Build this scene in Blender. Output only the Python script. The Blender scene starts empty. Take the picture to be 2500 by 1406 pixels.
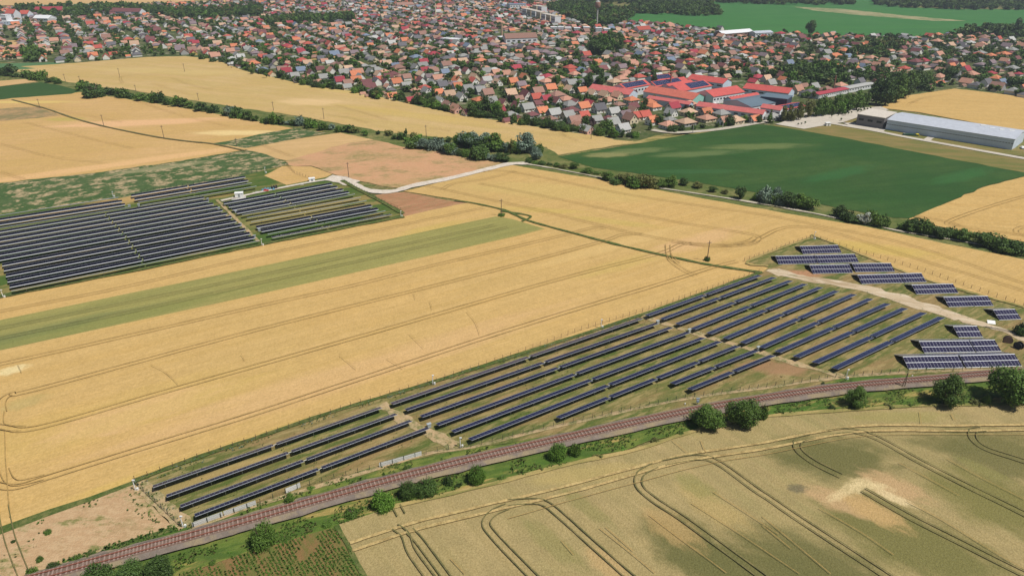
import bpy, math, random
import numpy as np
from mathutils import Vector, noise
R = math.radians
rnd = random.Random(7)
col = bpy.context.scene.collection
H, F, YH, CX, CY = 115.0, 1690.0, -145.0, 1250.0, 703.0
P = math.atan((CY - YH) / F); CP, SP = math.cos(P), math.sin(P)

def G(px, py, h=0.0):
    """the point at height h seen at photo pixel px, py"""
    v = py - CY
    dx, dy, dz = px - CX, F * CP - v * SP, -F * SP - v * CP
    t = (H - h) / -dz
    return Vector((dx * t, dy * t, h))
def S(py): return CP * (py - YH) / H          # photo pixels per metre at row py
def az(a): return Vector((math.sin(R(a)), math.cos(R(a)), 0))
U, V = az(57.7), az(147.7)                     # the two directions the whole plain is laid out in

# ------------------------------------------------------------------ helpers
def tag(o, label=None, cat=None, group=None, kind=None):
    if label: o['label'] = label
    if cat: o['category'] = cat
    if group: o['group'] = group
    if kind: o['kind'] = kind
    return o
def link(o, parent=None):
    col.objects.link(o)
    if parent: o.parent = parent
    return o
def empty(name, loc, rz=0.0, sc=None):
    o = bpy.data.objects.new(name, None); o.location = loc; o.rotation_euler = (0, 0, rz)
    o.empty_display_size = 0.5
    if sc: o.scale = sc
    return link(o)
def put(name, me, parent=None, loc=(0, 0, 0), rz=0.0, sc=None, mat=None):
    o = bpy.data.objects.new(name, me); o.location = loc; o.rotation_euler = (0, 0, rz)
    if sc: o.scale = sc
    link(o, parent)
    if mat is not None:
        for s in o.material_slots: s.link = 'OBJECT'; s.material = mat
    return o
class MB:
    def __init__(s): s.v, s.f, s.m = [], [], []
    def add(s, vs, fs, mi=0):
        n = len(s.v); s.v += [tuple(v) for v in vs]; s.f += [tuple(i + n for i in f) for f in fs]; s.m += [mi] * len(fs)
    def box(s, x0, x1, y0, y1, z0, z1, mi=0):
        s.add([(x0,y0,z0),(x1,y0,z0),(x1,y1,z0),(x0,y1,z0),(x0,y0,z1),(x1,y0,z1),(x1,y1,z1),(x0,y1,z1)],
              [(0,3,2,1),(4,5,6,7),(0,1,5,4),(1,2,6,5),(2,3,7,6),(3,0,4,7)], mi)
    def bar(s, a, b, r, n=6, r2=None, mi=0):
        a, b = Vector(a), Vector(b); d = (b - a).normalized(); r2 = r if r2 is None else r2
        u = d.orthogonal().normalized(); w = d.cross(u)
        vs = [c + (u * math.cos(t) + w * math.sin(t)) * q for c, q in ((a, r), (b, r2)) for t in [2*math.pi*k/n for k in range(n)]]
        fs = [(k, (k+1) % n, n + (k+1) % n, n + k) for k in range(n)] + [tuple(range(n-1, -1, -1)), tuple(range(n, 2*n))]
        s.add(vs, fs, mi)
    def lathe(s, prof, n=12, mi=0, cx=0, cy=0):
        vs = [(cx + r*math.cos(2*math.pi*k/n), cy + r*math.sin(2*math.pi*k/n), z) for r, z in prof for k in range(n)]
        fs = [(j*n+k, j*n+(k+1) % n, (j+1)*n+(k+1) % n, (j+1)*n+k) for j in range(len(prof)-1) for k in range(n)]
        fs += [tuple(range(n-1, -1, -1)), tuple((len(prof)-1)*n + k for k in range(n))]
        s.add(vs, fs, mi)
    def mesh(s, name, *mats):
        me = bpy.data.meshes.new(name); me.from_pydata(s.v, [], s.f)
        for m in mats: me.materials.append(m)
        if len(mats) > 1: me.polygons.foreach_set('material_index', s.m)
        me.update(); return me
def npmesh(name, co, nper, mats, midx=None):
    """many separate n-gons from an (n*nper, 3) array"""
    me = bpy.data.meshes.new(name); n = len(co) // nper
    me.vertices.add(len(co)); me.vertices.foreach_set('co', np.asarray(co, np.float32).ravel())
    me.loops.add(len(co)); me.loops.foreach_set('vertex_index', np.arange(len(co), dtype=np.int32))
    me.polygons.add(n); me.polygons.foreach_set('loop_start', np.arange(0, len(co), nper, dtype=np.int32))
    for m in mats: me.materials.append(m)
    if midx is not None: me.polygons.foreach_set('material_index', np.asarray(midx, np.int32))
    me.update(calc_edges=True); return me
ONES = ['', 'first','second','third','fourth','fifth','sixth','seventh','eighth','ninth','tenth','eleventh','twelfth','thirteenth',
        'fourteenth','fifteenth','sixteenth','seventeenth','eighteenth','nineteenth']
TENS = ['', '', 'twenty','thirty','forty','fifty','sixty','seventy','eighty','ninety']
def ordw(n):
    if n < 20: return ONES[n]
    if n < 100: return (TENS[n//10][:-1] + 'ieth') if n % 10 == 0 else TENS[n//10] + '-' + ONES[n % 10]
    return 'hundred-and-' + ordw(n - 100) if n > 100 else 'hundredth'

# ------------------------------------------------------------------ materials
def newmat(name, rough=0.9, spec=0.2, metal=0.0):
    m = bpy.data.materials.new(name); m.use_nodes = True
    nt = m.node_tree; b = nt.nodes['Principled BSDF']
    b.inputs['Roughness'].default_value = rough; b.inputs['Specular IOR Level'].default_value = spec
    b.inputs['Metallic'].default_value = metal
    return m, nt, b
def N(nt, t, **kw):
    n = nt.nodes.new(t)
    for k, v in kw.items(): setattr(n, k, v)
    return n
def coords(nt, rot=0.0, scale=(1, 1, 1)):
    g = N(nt, 'ShaderNodeNewGeometry'); mp = N(nt, 'ShaderNodeMapping')
    # rotate first (so x runs along the azimuth), then scale
    m0 = N(nt, 'ShaderNodeVectorRotate'); m0.rotation_type = 'Z_AXIS'; m0.inputs['Angle'].default_value = -rot
    nt.links.new(g.outputs['Position'], m0.inputs['Vector']); nt.links.new(m0.outputs[0], mp.inputs['Vector'])
    mp.inputs['Scale'].default_value = scale
    return mp.outputs[0]
def nz(nt, vec, scale, detail=3, rough=0.6, lo=0.35, hi=0.65):
    n = N(nt, 'ShaderNodeTexNoise'); n.inputs['Scale'].default_value = scale; n.inputs['Detail'].default_value = detail
    n.inputs['Roughness'].default_value = rough
    nt.links.new(vec, n.inputs['Vector'])
    mr = N(nt, 'ShaderNodeMapRange'); mr.inputs['From Min'].default_value = lo; mr.inputs['From Max'].default_value = hi
    nt.links.new(n.outputs['Fac'], mr.inputs['Value']); return mr.outputs[0]
def mix(nt, fac, a, b, mode='MIX'):
    m = N(nt, 'ShaderNodeMix', data_type='RGBA', blend_type=mode)
    for sock, v in ((m.inputs[0], fac), (m.inputs[6], a), (m.inputs[7], b)):
        if isinstance(v, (int, float)): sock.default_value = v
        elif isinstance(v, tuple): sock.default_value = (*v, 1)
        else: nt.links.new(v, sock)
    return m.outputs[2]
def mul(nt, a, b):
    m = N(nt, 'ShaderNodeMath', operation='MULTIPLY')
    for i, v in enumerate((a, b)):
        if isinstance(v, (int, float)): m.inputs[i].default_value = v
        else: nt.links.new(v, m.inputs[i])
    return m.outputs[0]
def blobfac(nt, px, py, wx, wy, ang=57.7, soft=0.5, wob=0.35):
    """0..1 inside an uneven elliptical patch wx by wy metres, lying at photo pixel px, py"""
    c = G(px, py); rot = R(90 - ang)
    g = N(nt, 'ShaderNodeNewGeometry'); sub = N(nt, 'ShaderNodeVectorMath', operation='SUBTRACT'); sub.inputs[1].default_value = (c.x, c.y, 0)
    nt.links.new(g.outputs['Position'], sub.inputs[0])
    r = N(nt, 'ShaderNodeVectorRotate'); r.rotation_type = 'Z_AXIS'; r.inputs['Angle'].default_value = -rot
    nt.links.new(sub.outputs[0], r.inputs['Vector'])
    sc = N(nt, 'ShaderNodeVectorMath', operation='MULTIPLY'); sc.inputs[1].default_value = (2/wx, 2/wy, 0)
    nt.links.new(r.outputs[0], sc.inputs[0])
    ln = N(nt, 'ShaderNodeVectorMath', operation='LENGTH'); nt.links.new(sc.outputs[0], ln.inputs[0])
    n = N(nt, 'ShaderNodeTexNoise'); n.inputs['Scale'].default_value = 2.0; n.inputs['Detail'].default_value = 5
    nt.links.new(sc.outputs[0], n.inputs['Vector'])
    ad = N(nt, 'ShaderNodeMath', operation='MULTIPLY_ADD'); nt.links.new(n.outputs['Fac'], ad.inputs[0]); ad.inputs[1].default_value = wob * 4
    nt.links.new(ln.outputs['Value'], ad.inputs[2])
    mr = N(nt, 'ShaderNodeMapRange'); mr.interpolation_type = 'SMOOTHSTEP'
    mr.inputs['From Min'].default_value = 1 + wob*2 + soft*0.5; mr.inputs['From Max'].default_value = 1 + wob*2 - soft
    nt.links.new(ad.outputs[0], mr.inputs['Value']); return mr.outputs[0]

def crop(name, c0, c1, c2, ang=57.7, streak=(0.012, 0.35, 1), fine=1.6, patches=(), p2=0.4, bump=0.35, finek=0.6):
    """a standing crop: c0 main colour, c1 broad variation, c2 streaks along the drilling direction"""
    m, nt, b = newmat(name, 0.95, 0.1)
    plain = coords(nt); al = coords(nt, R(90 - ang), streak)
    broad = nz(nt, plain, 0.02, 5, 0.6, 0.40, 0.62)
    st = nz(nt, al, 1.0, 4, 0.65, 0.40, 0.60)
    mid = nz(nt, plain, 0.16, 6, 0.75, 0.42, 0.62)
    fn = nz(nt, plain, fine, 3, 0.75, 0.3, 0.7)
    c = mix(nt, mul(nt, broad, 0.75), c0, c1)
    c = mix(nt, mul(nt, st, 0.55), c, c2)
    st2 = nz(nt, coords(nt, R(90 - ang), (0.03, 1.5, 1)), 1.0, 3, 0.7, 0.40, 0.60)
    c = mix(nt, mul(nt, st2, 0.4), c, mix(nt, 1.0, c, (.74, .74, .66), 'MULTIPLY'))
    c = mix(nt, mul(nt, mid, p2), c, tuple(x * 0.78 for x in c0))
    for (fac, pc, k) in [(blobfac(nt, *p[0]), p[1], p[2]) for p in patches]:
        c = mix(nt, mul(nt, fac, k), c, pc)
    c = mix(nt, mul(nt, fn, finek), c, mix(nt, 1.0, c, (0.58, 0.57, 0.50), 'MULTIPLY'))
    nt.links.new(c, b.inputs['Base Color'])
    bp = N(nt, 'ShaderNodeBump'); bp.inputs['Strength'].default_value = bump; bp.inputs['Distance'].default_value = 0.3
    nt.links.new(fn, bp.inputs['Height']); nt.links.new(bp.outputs[0], b.inputs['Normal'])
    return m
def patchy(name, cs, scales=(0.05, 0.3, 1.4), lohi=((.44,.58),(.46,.57),(.42,.58)), ks=(1, .8, .5), ang=None, patches=(), st=.22):
    m, nt, b = newmat(name, 0.95, 0.1)
    vec = coords(nt) if ang is None else coords(nt, R(90 - ang), (st, 1, 1))
    c = cs[0]
    for i in range(1, len(cs)):
        c = mix(nt, mul(nt, nz(nt, vec, scales[i-1], 5, 0.7, *lohi[i-1]), ks[i-1]), c, cs[i])
    for p in patches: c = mix(nt, mul(nt, blobfac(nt, *p[0]), p[2]), c, p[1])
    fn = nz(nt, coords(nt), 2.2, 2, 0.7, .3, .7)
    c = mix(nt, mul(nt, fn, 0.35), c, mix(nt, 1.0, c, (.6,.6,.58), 'MULTIPLY'))
    nt.links.new(c, b.inputs['Base Color'])
    bp = N(nt, 'ShaderNodeBump'); bp.inputs['Strength'].default_value = 0.35; bp.inputs['Distance'].default_value = 0.3
    nt.links.new(fn, bp.inputs['Height']); nt.links.new(bp.outputs[0], b.inputs['Normal'])
    return m
def plain(name, c, rough=0.8, spec=0.3, metal=0.0, var=0.15, sc=0.8, objvar=0.0):
    m, nt, b = newmat(name, rough, spec, metal)
    f = nz(nt, coords(nt), sc, 4, 0.7, .3, .7)
    o = mix(nt, mul(nt, f, 1.0), c, tuple(x * (1 - var * 1.6) for x in c))
    if objvar:
        oi = N(nt, 'ShaderNodeObjectInfo'); mr = N(nt, 'ShaderNodeMapRange')
        mr.inputs['To Min'].default_value = 1 - objvar; mr.inputs['To Max'].default_value = 1 + objvar
        nt.links.new(oi.outputs['Random'], mr.inputs['Value'])
        hs = N(nt, 'ShaderNodeHueSaturation'); nt.links.new(mr.outputs[0], hs.inputs['Value']); nt.links.new(o, hs.inputs['Color']); o = hs.outputs[0]
    nt.links.new(o, b.inputs['Base Color']); return m

GOLD, PALE, GREENISH, PINK = (.61,.40,.15), (.65,.45,.185), (.47,.36,.10), (.68,.43,.23)
M = {}
M['ground'] = patchy('dry_meadow', [(.16,.14,.055), (.10,.14,.035), (.34,.25,.11), (.07,.11,.03)])
M['wheat_centre'] = crop('wheat_centre', GOLD, (.57,.39,.15), (.635,.43,.18), patches=[
    ((330, 1010, 46, 12), PINK, .9), ((250, 1020, 90, 20), (.56,.39,.12), .4), ((1540, 640, 60, 9), (.52,.40,.11), .35), ((420, 990, 60, 9), (.54,.39,.12), .35),
    ((1500, 600, 90, 8), PALE, .6), ((1060, 560, 40, 10), (.50,.40,.09), .4), ((1330, 515, 45, 7, 100), (.52,.41,.10), .4), ((1500, 543, 45, 7, 110), (.50,.40,.10), .4),
    ((30, 905, 9, 5), (.78,.66,.36), .7), ((60, 985, 12, 6), (.38,.33,.13), .4), ((1700, 590, 60, 12), PINK, .5), ((900, 900, 160, 14), PINK, .35),
    ((500, 1130, 80, 10), (.58,.41,.10), .5), ((1400, 470, 120, 25, 100), (.56,.42,.15), .5), ((2150, 610, 50, 12, 110), (.55,.42,.10), .5)])
M['wheat_green_strip'] = crop('wheat_green_strip', (.33,.305,.10), (.39,.34,.12), (.25,.25,.085), patches=[((60, 820, 70, 8), (.16,.19,.07), .7), ((250, 790, 110, 8), (.22,.235,.07), .6)])
M['wheat_upper'] = crop('wheat_upper', (.58,.40,.165), (.63,.45,.22), (.51,.38,.13), ang=115, streak=(0.01, 0.1, 1), fine=0.9, patches=[
    ((760, 250, 60, 25, 100), (.74,.52,.27), .6), ((1000, 280, 150, 18, 120), (.55,.40,.12), .5), ((850, 225, 140, 14, 120), (.57,.43,.15), .5), ((420, 175, 200, 30, 100), (.60,.45,.18), .5)])
M['wheat_left'] = crop('wheat_left', (.60,.385,.155), (.67,.43,.21), (.54,.37,.125), ang=75, fine=0.9, patches=[
    ((350, 300, 130, 20, 80), (.74,.45,.24), .8), ((160, 292, 30, 12, 90), (.43,.37,.09), .6), ((580, 325, 60, 14, 90), (.74,.56,.26), .9), ((60, 250, 90, 10, 90), (.68,.52,.17), .7),
    ((300, 400, 200, 12), (.72,.45,.22), .7)])
M['wheat_right'] = crop('wheat_right', (.60,.39,.145), (.55,.36,.13), (.64,.44,.18), ang=100, fine=1.0)
M['wheat_tan'] = crop('wheat_tan', (.62,.41,.19), (.70,.46,.24), (.56,.38,.16), ang=75)
GR = (.165,.158,.058)  # greener crop patches, colour greyed and darkened to read like soft shadow
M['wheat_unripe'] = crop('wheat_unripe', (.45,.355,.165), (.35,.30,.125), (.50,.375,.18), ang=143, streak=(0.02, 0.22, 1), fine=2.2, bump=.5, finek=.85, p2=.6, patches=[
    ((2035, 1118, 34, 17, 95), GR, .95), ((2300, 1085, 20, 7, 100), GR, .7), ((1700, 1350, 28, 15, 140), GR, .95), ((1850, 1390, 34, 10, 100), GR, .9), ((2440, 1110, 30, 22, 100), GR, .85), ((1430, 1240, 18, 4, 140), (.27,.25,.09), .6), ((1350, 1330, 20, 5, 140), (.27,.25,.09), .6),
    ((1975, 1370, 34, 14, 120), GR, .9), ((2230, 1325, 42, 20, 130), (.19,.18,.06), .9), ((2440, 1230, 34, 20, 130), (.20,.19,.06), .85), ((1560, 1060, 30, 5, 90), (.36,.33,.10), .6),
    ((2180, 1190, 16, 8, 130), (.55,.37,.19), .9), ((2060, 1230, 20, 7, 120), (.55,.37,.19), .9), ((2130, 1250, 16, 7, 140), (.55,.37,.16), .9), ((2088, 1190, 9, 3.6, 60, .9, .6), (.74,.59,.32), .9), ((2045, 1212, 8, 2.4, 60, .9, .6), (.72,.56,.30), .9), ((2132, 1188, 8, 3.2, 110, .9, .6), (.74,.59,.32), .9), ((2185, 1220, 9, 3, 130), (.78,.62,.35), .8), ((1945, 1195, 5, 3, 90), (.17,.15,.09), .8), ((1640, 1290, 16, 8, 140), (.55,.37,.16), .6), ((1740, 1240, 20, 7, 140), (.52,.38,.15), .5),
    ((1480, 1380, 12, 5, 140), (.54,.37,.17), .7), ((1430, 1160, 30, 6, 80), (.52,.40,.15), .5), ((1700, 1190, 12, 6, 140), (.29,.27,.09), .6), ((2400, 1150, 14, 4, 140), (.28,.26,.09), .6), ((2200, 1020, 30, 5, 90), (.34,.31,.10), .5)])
M['straw'] = patchy('flattened_straw', [(.78,.63,.33), (.60,.44,.20), (.70,.56,.30)], (0.5, 1.5, 2.0))
M['soy'] = crop('soy_green', (.040,.105,.026), (.078,.13,.036), (.028,.078,.022), ang=75, streak=(.012,.09,1), fine=1.2, p2=.6, finek=.6, patches=[
    ((1490, 379, 34, 11, 80), (.26,.25,.10), .85), ((1560, 369, 40, 12, 80), (.15,.19,.07), .8), ((1700, 377, 60, 11, 80), (.14,.19,.07), .75), ((1850, 359, 70, 14, 85), (.16,.20,.07), .75),
    ((2050, 425, 60, 12, 60), (.04,.135,.04), .6), ((2350, 430, 60, 12, 60), (.045,.14,.04), .6), ((1700, 420, 60, 8, 90), (.05,.13,.045), .6)])
M['far_green'] = crop('far_green', (.05,.185,.045), (.07,.21,.055), (.055,.16,.05), ang=90, fine=.5, streak=(.004,.03,1), patches=[])
M['bare_streak'] = patchy('bare_streak', [(.30,.27,.14), (.10,.17,.06), (.42,.36,.2)], (.02,.06), ks=(.7,.5), lohi=((.42,.58),(.42,.58)))
M['dark_green'] = crop('beet_green', (.05,.105,.03), (.06,.12,.035), (.04,.09,.03), ang=80, fine=1.0)
M['teal_green'] = crop('young_green', (.10,.20,.09), (.12,.23,.10), (.09,.18,.08), ang=80, fine=1.0)
M['weeds'] = patchy('weedy_field', [(.065,.115,.035), (.10,.14,.055), (.48,.36,.21), (.045,.085,.028)], (.05,.16,.6), ((.44,.6),(.50,.56),(.44,.56)), (.8,.9,.6), ang=57.7, st=.7, patches=[((400, 410, 60, 9, 60), (.42,.36,.2), .45)])
M['scrub_brown'] = patchy('scrub_brown', [(.42,.27,.13), (.17,.17,.07), (.26,.2,.1)], (.06,.3), ks=(.8,.6))
M['pink_meadow'] = patchy('pink_meadow', [(.52,.29,.155), (.40,.27,.12), (.22,.20,.07), (.58,.36,.2)], (.03,.07,.8), ((.45,.6),(.50,.60),(.45,.6)), (.8,.75,.5), ang=80, st=.5)
M['dry_plot'] = patchy('dry_plot', [(.45,.295,.16), (.33,.235,.115), (.17,.18,.055), (.52,.37,.21)], (.09,.2,1.0), ((.46,.6),(.55,.62),(.45,.58)), (.7,.85,.7), ang=90, st=.5)
M['red_dirt'] = patchy('red_dirt', [(.38,.19,.10), (.46,.26,.14), (.20,.15,.06)], (.3,1.2), ks=(.8,.5), ang=57.7)
M['west_grass'] = patchy('west_farm_grass', [(.07,.12,.025), (.24,.20,.07), (.42,.28,.11), (.05,.1,.02)], (.03,.10,.8), ((.45,.6),(.50,.58),(.4,.6)), (.8,.8,.6), ang=57.7,
    patches=[((400, 470, 70, 14), (.46,.30,.12), .9), ((160, 520, 90, 10), (.46,.30,.12), .8), ((740, 520, 60, 22), (.30,.24,.09), .8)])
M['east_grass'] = patchy('east_farm_grass', [(.155,.155,.048), (.27,.185,.08), (.075,.115,.024), (.38,.29,.13)], (.06,.16,.7), ((.44,.56),(.46,.58),(.48,.6)), (.9,.8,.6), ang=57.7,
    patches=[((1960, 670, 22, 7, 90), (.42,.22,.12), .9), ((1900, 900, 24, 8, 100), (.33,.19,.10), .8), ((500, 1170, 60, 3), (.42,.30,.12), .6)])
M['soil_pale'] = patchy('pale_soil', [(.52,.41,.27), (.36,.26,.15), (.66,.56,.42), (.14,.15,.05)], (.12,.6,.35), ((.45,.6),(.5,.62),(.6,.7)), (.8,.7,.7), ang=110)
M['aisle'] = patchy('aisle_soil', [(.42,.30,.16), (.16,.17,.06), (.50,.38,.22)], (.35,.9), ((.45,.58),(.45,.6)), (.9,.6))
M['verge'] = patchy('verge_grass', [(.085,.15,.025), (.20,.215,.05), (.45,.31,.11), (.05,.10,.02)], (.06,.14,.7), ((.44,.58),(.53,.6),(.42,.58)), (.8,.8,.7), ang=70)
M['verge_dry'] = patchy('verge_dry', [(.34,.27,.10), (.14,.16,.04), (.5,.36,.15)], (.1,.3), ks=(.8,.6), ang=70)
M['grass_strip'] = patchy('hall_grass', [(.20,.17,.055), (.26,.19,.075), (.13,.15,.04)], (.04,.12), ks=(.8,.7), ang=105)
M['hedge_floor'] = patchy('hedge_floor', [(.13,.15,.045), (.26,.22,.09), (.07,.11,.025)], (.05,.2), ks=(.8,.8))
M['green_line'] = patchy('green_line', [(.085,.12,.03), (.19,.18,.065), (.05,.085,.02)], (.3,1.), ks=(.7,.7))
M['town'] = patchy('town_ground', [(.07,.10,.03), (.14,.13,.06), (.36,.31,.22), (.04,.07,.02)], (.03,.09,.4), ((.45,.6),(.54,.6),(.42,.58)), (.8,.75,.5))
M['gravel'] = patchy('white_gravel', [(.62,.55,.46), (.46,.38,.29), (.7,.64,.56)], (.3,1.), ks=(.6,.5))
M['road'] = patchy('worn_road', [(.50,.45,.37), (.38,.33,.25)], (.2,), ks=(.6,))
M['asphalt'] = patchy('grey_asphalt', [(.24,.23,.22), (.32,.30,.27)], (.1,), ks=(.6,))
M['paving'] = patchy('pale_paving', [(.54,.49,.41), (.46,.41,.34)], (.08,), ks=(.7,))
M['ballast'] = patchy('ballast', [(.19,.125,.095), (.24,.175,.14), (.14,.10,.075)], (.3,1.5), ks=(.7,.6))
M['ballast_edge'] = patchy('grey_ballast', [(.215,.175,.145), (.165,.135,.11), (.33,.26,.14)], (.5,.12), ks=(.7,.6))
M['beet_soil'] = patchy('red_beet_soil', [(.22,.135,.055), (.13,.15,.04), (.09,.14,.028)], (.14,.6), ks=(.8,.5), ang=143)
M['tram'] = patchy('wheel_track', [(.37,.24,.085), (.27,.19,.065), (.46,.30,.11)], (.4,1.5), ks=(.8,.6))
M['tram_green'] = patchy('wheel_track_green', [(.15,.14,.055), (.24,.19,.08), (.10,.10,.04)], (.4,1.5), ks=(.8,.6))
M['tram_straw'] = patchy('wheel_track_straw', [(.46,.33,.14), (.26,.19,.075), (.6,.46,.2)], (.3,1.), ks=(.7,.6))
M['path_pale'] = patchy('pale_field_road', [(.50,.44,.34), (.22,.20,.09), (.58,.52,.42)], (.05,.4), ((.46,.58),(.42,.58)), (.9,.6))
M['path'] = patchy('trodden_path', [(.45,.33,.18), (.22,.18,.08)], (.1,), ks=(.7,))

# ------------------------------------------------------------------ ground and fields
layer = [0.02]
def sheet(name, pts, mat, jit=0.5, step=6.0, smooth=False):
    w = [G(*p) for p in pts]; out = []
    for i, a in enumerate(w):
        b = w[(i + 1) % len(w)]; n = max(1, min(60, int((b - a).length / step)))
        for k in range(n):
            p = a.lerp(b, k / n)
            if jit and k:
                q = p * 0.13
                p = p + Vector((noise.noise(q), noise.noise(q + Vector((9, 5, 0))), 0)) * jit * 2
            out.append((p.x, p.y, layer[0]))
    me = bpy.data.meshes.new(name); me.from_pydata(out, [], [tuple(range(len(out)))])
    if me.polygons[0].normal.z < 0: me.flip_normals()
    me.materials.append(mat); me.update()
    o = put(name, me); tag(o, kind='structure'); layer[0] += 0.012; return o
def smoothline(pts, k=6):
    """Catmull-Rom through world points"""
    out = []
    for i in range(len(pts) - 1):
        p0, p1, p2, p3 = pts[max(i-1, 0)], pts[i], pts[i+1], pts[min(i+2, len(pts)-1)]
        for j in range(k):
            t = j / k
            out.append(0.5 * ((2*p1) + (p2 - p0)*t + (2*p0 - 5*p1 + 4*p2 - p3)*t*t + (3*p1 - p0 - 3*p2 + p3)*t**3))
    out.append(pts[-1]); return out
def ribbon_mb(mb, wpts, off, w, z, wob=0.0, seed=0, mi=0):
    L, Rr = [], []
    for i, p in enumerate(wpts):
        d = (wpts[min(i+1, len(wpts)-1)] - wpts[max(i-1, 0)]); d.z = 0; d.normalize(); n = Vector((d.y, -d.x, 0))
        ww = w * (1 + wob * noise.noise(p * 0.25 + Vector((seed, 0, 0)))) * 0.5
        o2 = off + wob * 0.25 * noise.noise(p * 0.11 + Vector((0, seed, 0)))
        L.append(p + n * (o2 - ww)); Rr.append(p + n * (o2 + ww))
    vs = [(q.x, q.y, z) for q in L] + [(q.x, q.y, z) for q in Rr]; n = len(L)
    mb.add(vs, [(i, n + i, n + i + 1, i + 1) for i in range(n - 1)], mi)
def resample(w, step):
    out = [w[0]]
    for a, b in zip(w, w[1:]):
        n = max(1, int((b - a).length / step))
        out += [a.lerp(b, k / n) for k in range(1, n + 1)]
    return out
def ribbon(name, pts, width, mat, wob=0.3, k=5):
    w = resample(smoothline([G(*p) for p in pts], k), 4)
    mb = MB(); ribbon_mb(mb, w, 0, width, layer[0], wob, len(pts)); o = put(name, mb.mesh(name, mat)); layer[0] += 0.008
    return tag(o, kind='structure')

gm = MB(); gm.add([(-4500, -600, 0), (4500, -600, 0), (4500, 7000, 0), (-4500, 7000, 0)], [(0, 1, 2, 3)])
tag(put('ground', gm.mesh('ground', M['ground'])), kind='structure')
TOWN = [(-400,60),(-200,150),(0,152),(150,158),(300,146),(360,141),(455,139),(520,146),(560,160),(640,184),(760,213),(850,223),(920,236),(1000,256),(1080,273),(1180,291),(1240,299),(1330,316),(1400,326),(1480,336),(1500,342),(1560,342),(1640,325),(1750,320),(1850,306),(1960,300),(2120,262),(2200,235),(2330,215),(2420,226),(2500,240),(2800,275),(2800,88),(2500,80),(2320,88),(2200,94),(2000,88),(1850,80),(1700,72),(1600,62),(1535,54),(1450,40),(1400,5),(1300,-20),(700,-30),(560,6),(380,12),(250,18),(0,22),(-400,30)]
sheet('town_ground', TOWN, M['town'], 2)
sheet('far_field', [(-900,-45),(700,-45),(620,0),(470,2),(380,12),(270,10),(0,14),(-900,16)], M['wheat_tan'])
sheet('far_green_field', [(50,22),(50,14),(270,8),(340,8),(250,17)], M['teal_green'])
sheet('far_tan_strip', [(500,7),(522,0),(560,-6),(640,-6),(560,6)], M['wheat_tan'])
sheet('small_field', [(-60,103),(48,99),(62,110),(82,124),(40,131),(-60,137)], M['wheat_tan'])
sheet('far_green_field', [(1520,35),(1610,32),(1760,36),(1735,5),(1860,-8),(2150,-4),(2200,18),(2350,23),(2900,26),(2900,72),(2450,68),(2320,86),(2200,93),(2000,86),(1850,77),(1700,71),(1600,61),(1535,52)], M['far_green'], 2)
sheet('bare_streak', [(1935,17),(2060,23),(2200,38),(2360,52),(2280,52),(2100,38),(1990,27)], M['bare_streak'], 3)
sheet('wheat_field', [(30,172),(50,163),(150,157),(300,145),(360,140),(455,138),(520,145),(560,160),(600,175),(640,183),(720,202),(760,212),(850,222),(920,235),(1000,255),(1080,272),(1180,290),(1240,298),(1330,315),(1400,325),(1480,335),(1500,342),(1560,347),(1510,355),(1365,379),(1345,378),(1335,360),(1300,357),(1240,352),(1110,339),(1040,337),(960,325),(900,318),(870,310),(760,290),(680,276),(620,272),(500,250),(420,238),(320,220),(270,216),(210,212),(190,210),(160,203),(90,190)], M['wheat_upper'], 1)
sheet('young_crop_field', [(-200,160),(135,153),(150,157),(50,163),(88,168),(30,172),(-200,176)], M['teal_green'])
sheet('hedge_floor', [(-200,168),(30,172),(90,188),(160,200),(210,208),(420,238),(640,272),(870,310),(960,325),(1110,339),(1240,352),(1340,365),(1365,381),(1450,408),(1700,446),(1900,479),(2080,514),(2220,533),(2380,570),(2600,605),(2600,650),(2300,596),(2100,553),(1900,520),(1700,484),(1330,418),(1250,405),(1160,388),(1000,362),(900,340),(830,326),(640,304),(420,262),(195,228),(80,196),(-200,180)], M['hedge_floor'], 1.5)
sheet('wheat_field', [(-200,262),(195,226),(330,246),(480,270),(650,302),(720,315),(790,322),(600,366),(430,396),(250,421),(-200,475)], M['wheat_left'], 1)
sheet('tan_strip', [(-200,212),(60,194),(92,200),(0,212),(-200,228)], M['wheat_tan'])
sheet('beet_field', [(-200,232),(100,202),(140,208),(197,223),(175,230),(-200,258)], M['dark_green'])
sheet('scrub_patch', [(-200,284),(30,264),(92,262),(147,283),(50,293),(-200,312)], M['scrub_brown'], 2)
sheet('beet_field', [(520,351),(560,345),(640,327),(720,314),(800,325),(690,346),(600,363)], M['weeds'])
sheet('wheat_field', [(600,366),(690,346),(830,325),(912,342),(900,352),(780,376),(700,393),(645,381)], M['wheat_tan'])
sheet('pink_meadow', [(698,394),(830,356),(910,342),(1000,362),(1090,374),(1160,386),(1245,402),(1210,412),(1100,440),(985,462),(930,455),(870,442),(830,432),(790,418),(760,406),(710,407)], M['pink_meadow'], 1.5)
sheet('weedy_field', [(-200,485),(0,448),(250,421),(440,394),(602,368),(650,378),(705,400),(680,420),(640,425),(602,430),(330,478),(310,485),(0,528),(-200,560)], M['weeds'], 1)
sheet('solar_farm_ground', [(-200,560),(0,524),(310,482),(602,428),(700,403),(800,430),(835,440),(860,458),(900,479),(985,517),(985,531),(640,601),(0,731),(-200,772)], M['west_grass'], .6)
sheet('wheat_field', [(645,430),(690,407),(760,408),(812,426),(795,434),(700,453)], M['wheat_left'])
sheet('red_dirt_plot', [(905,480),(985,470),(1110,494),(1150,498),(985,531),(983,517)], M['red_dirt'], 1)
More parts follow.
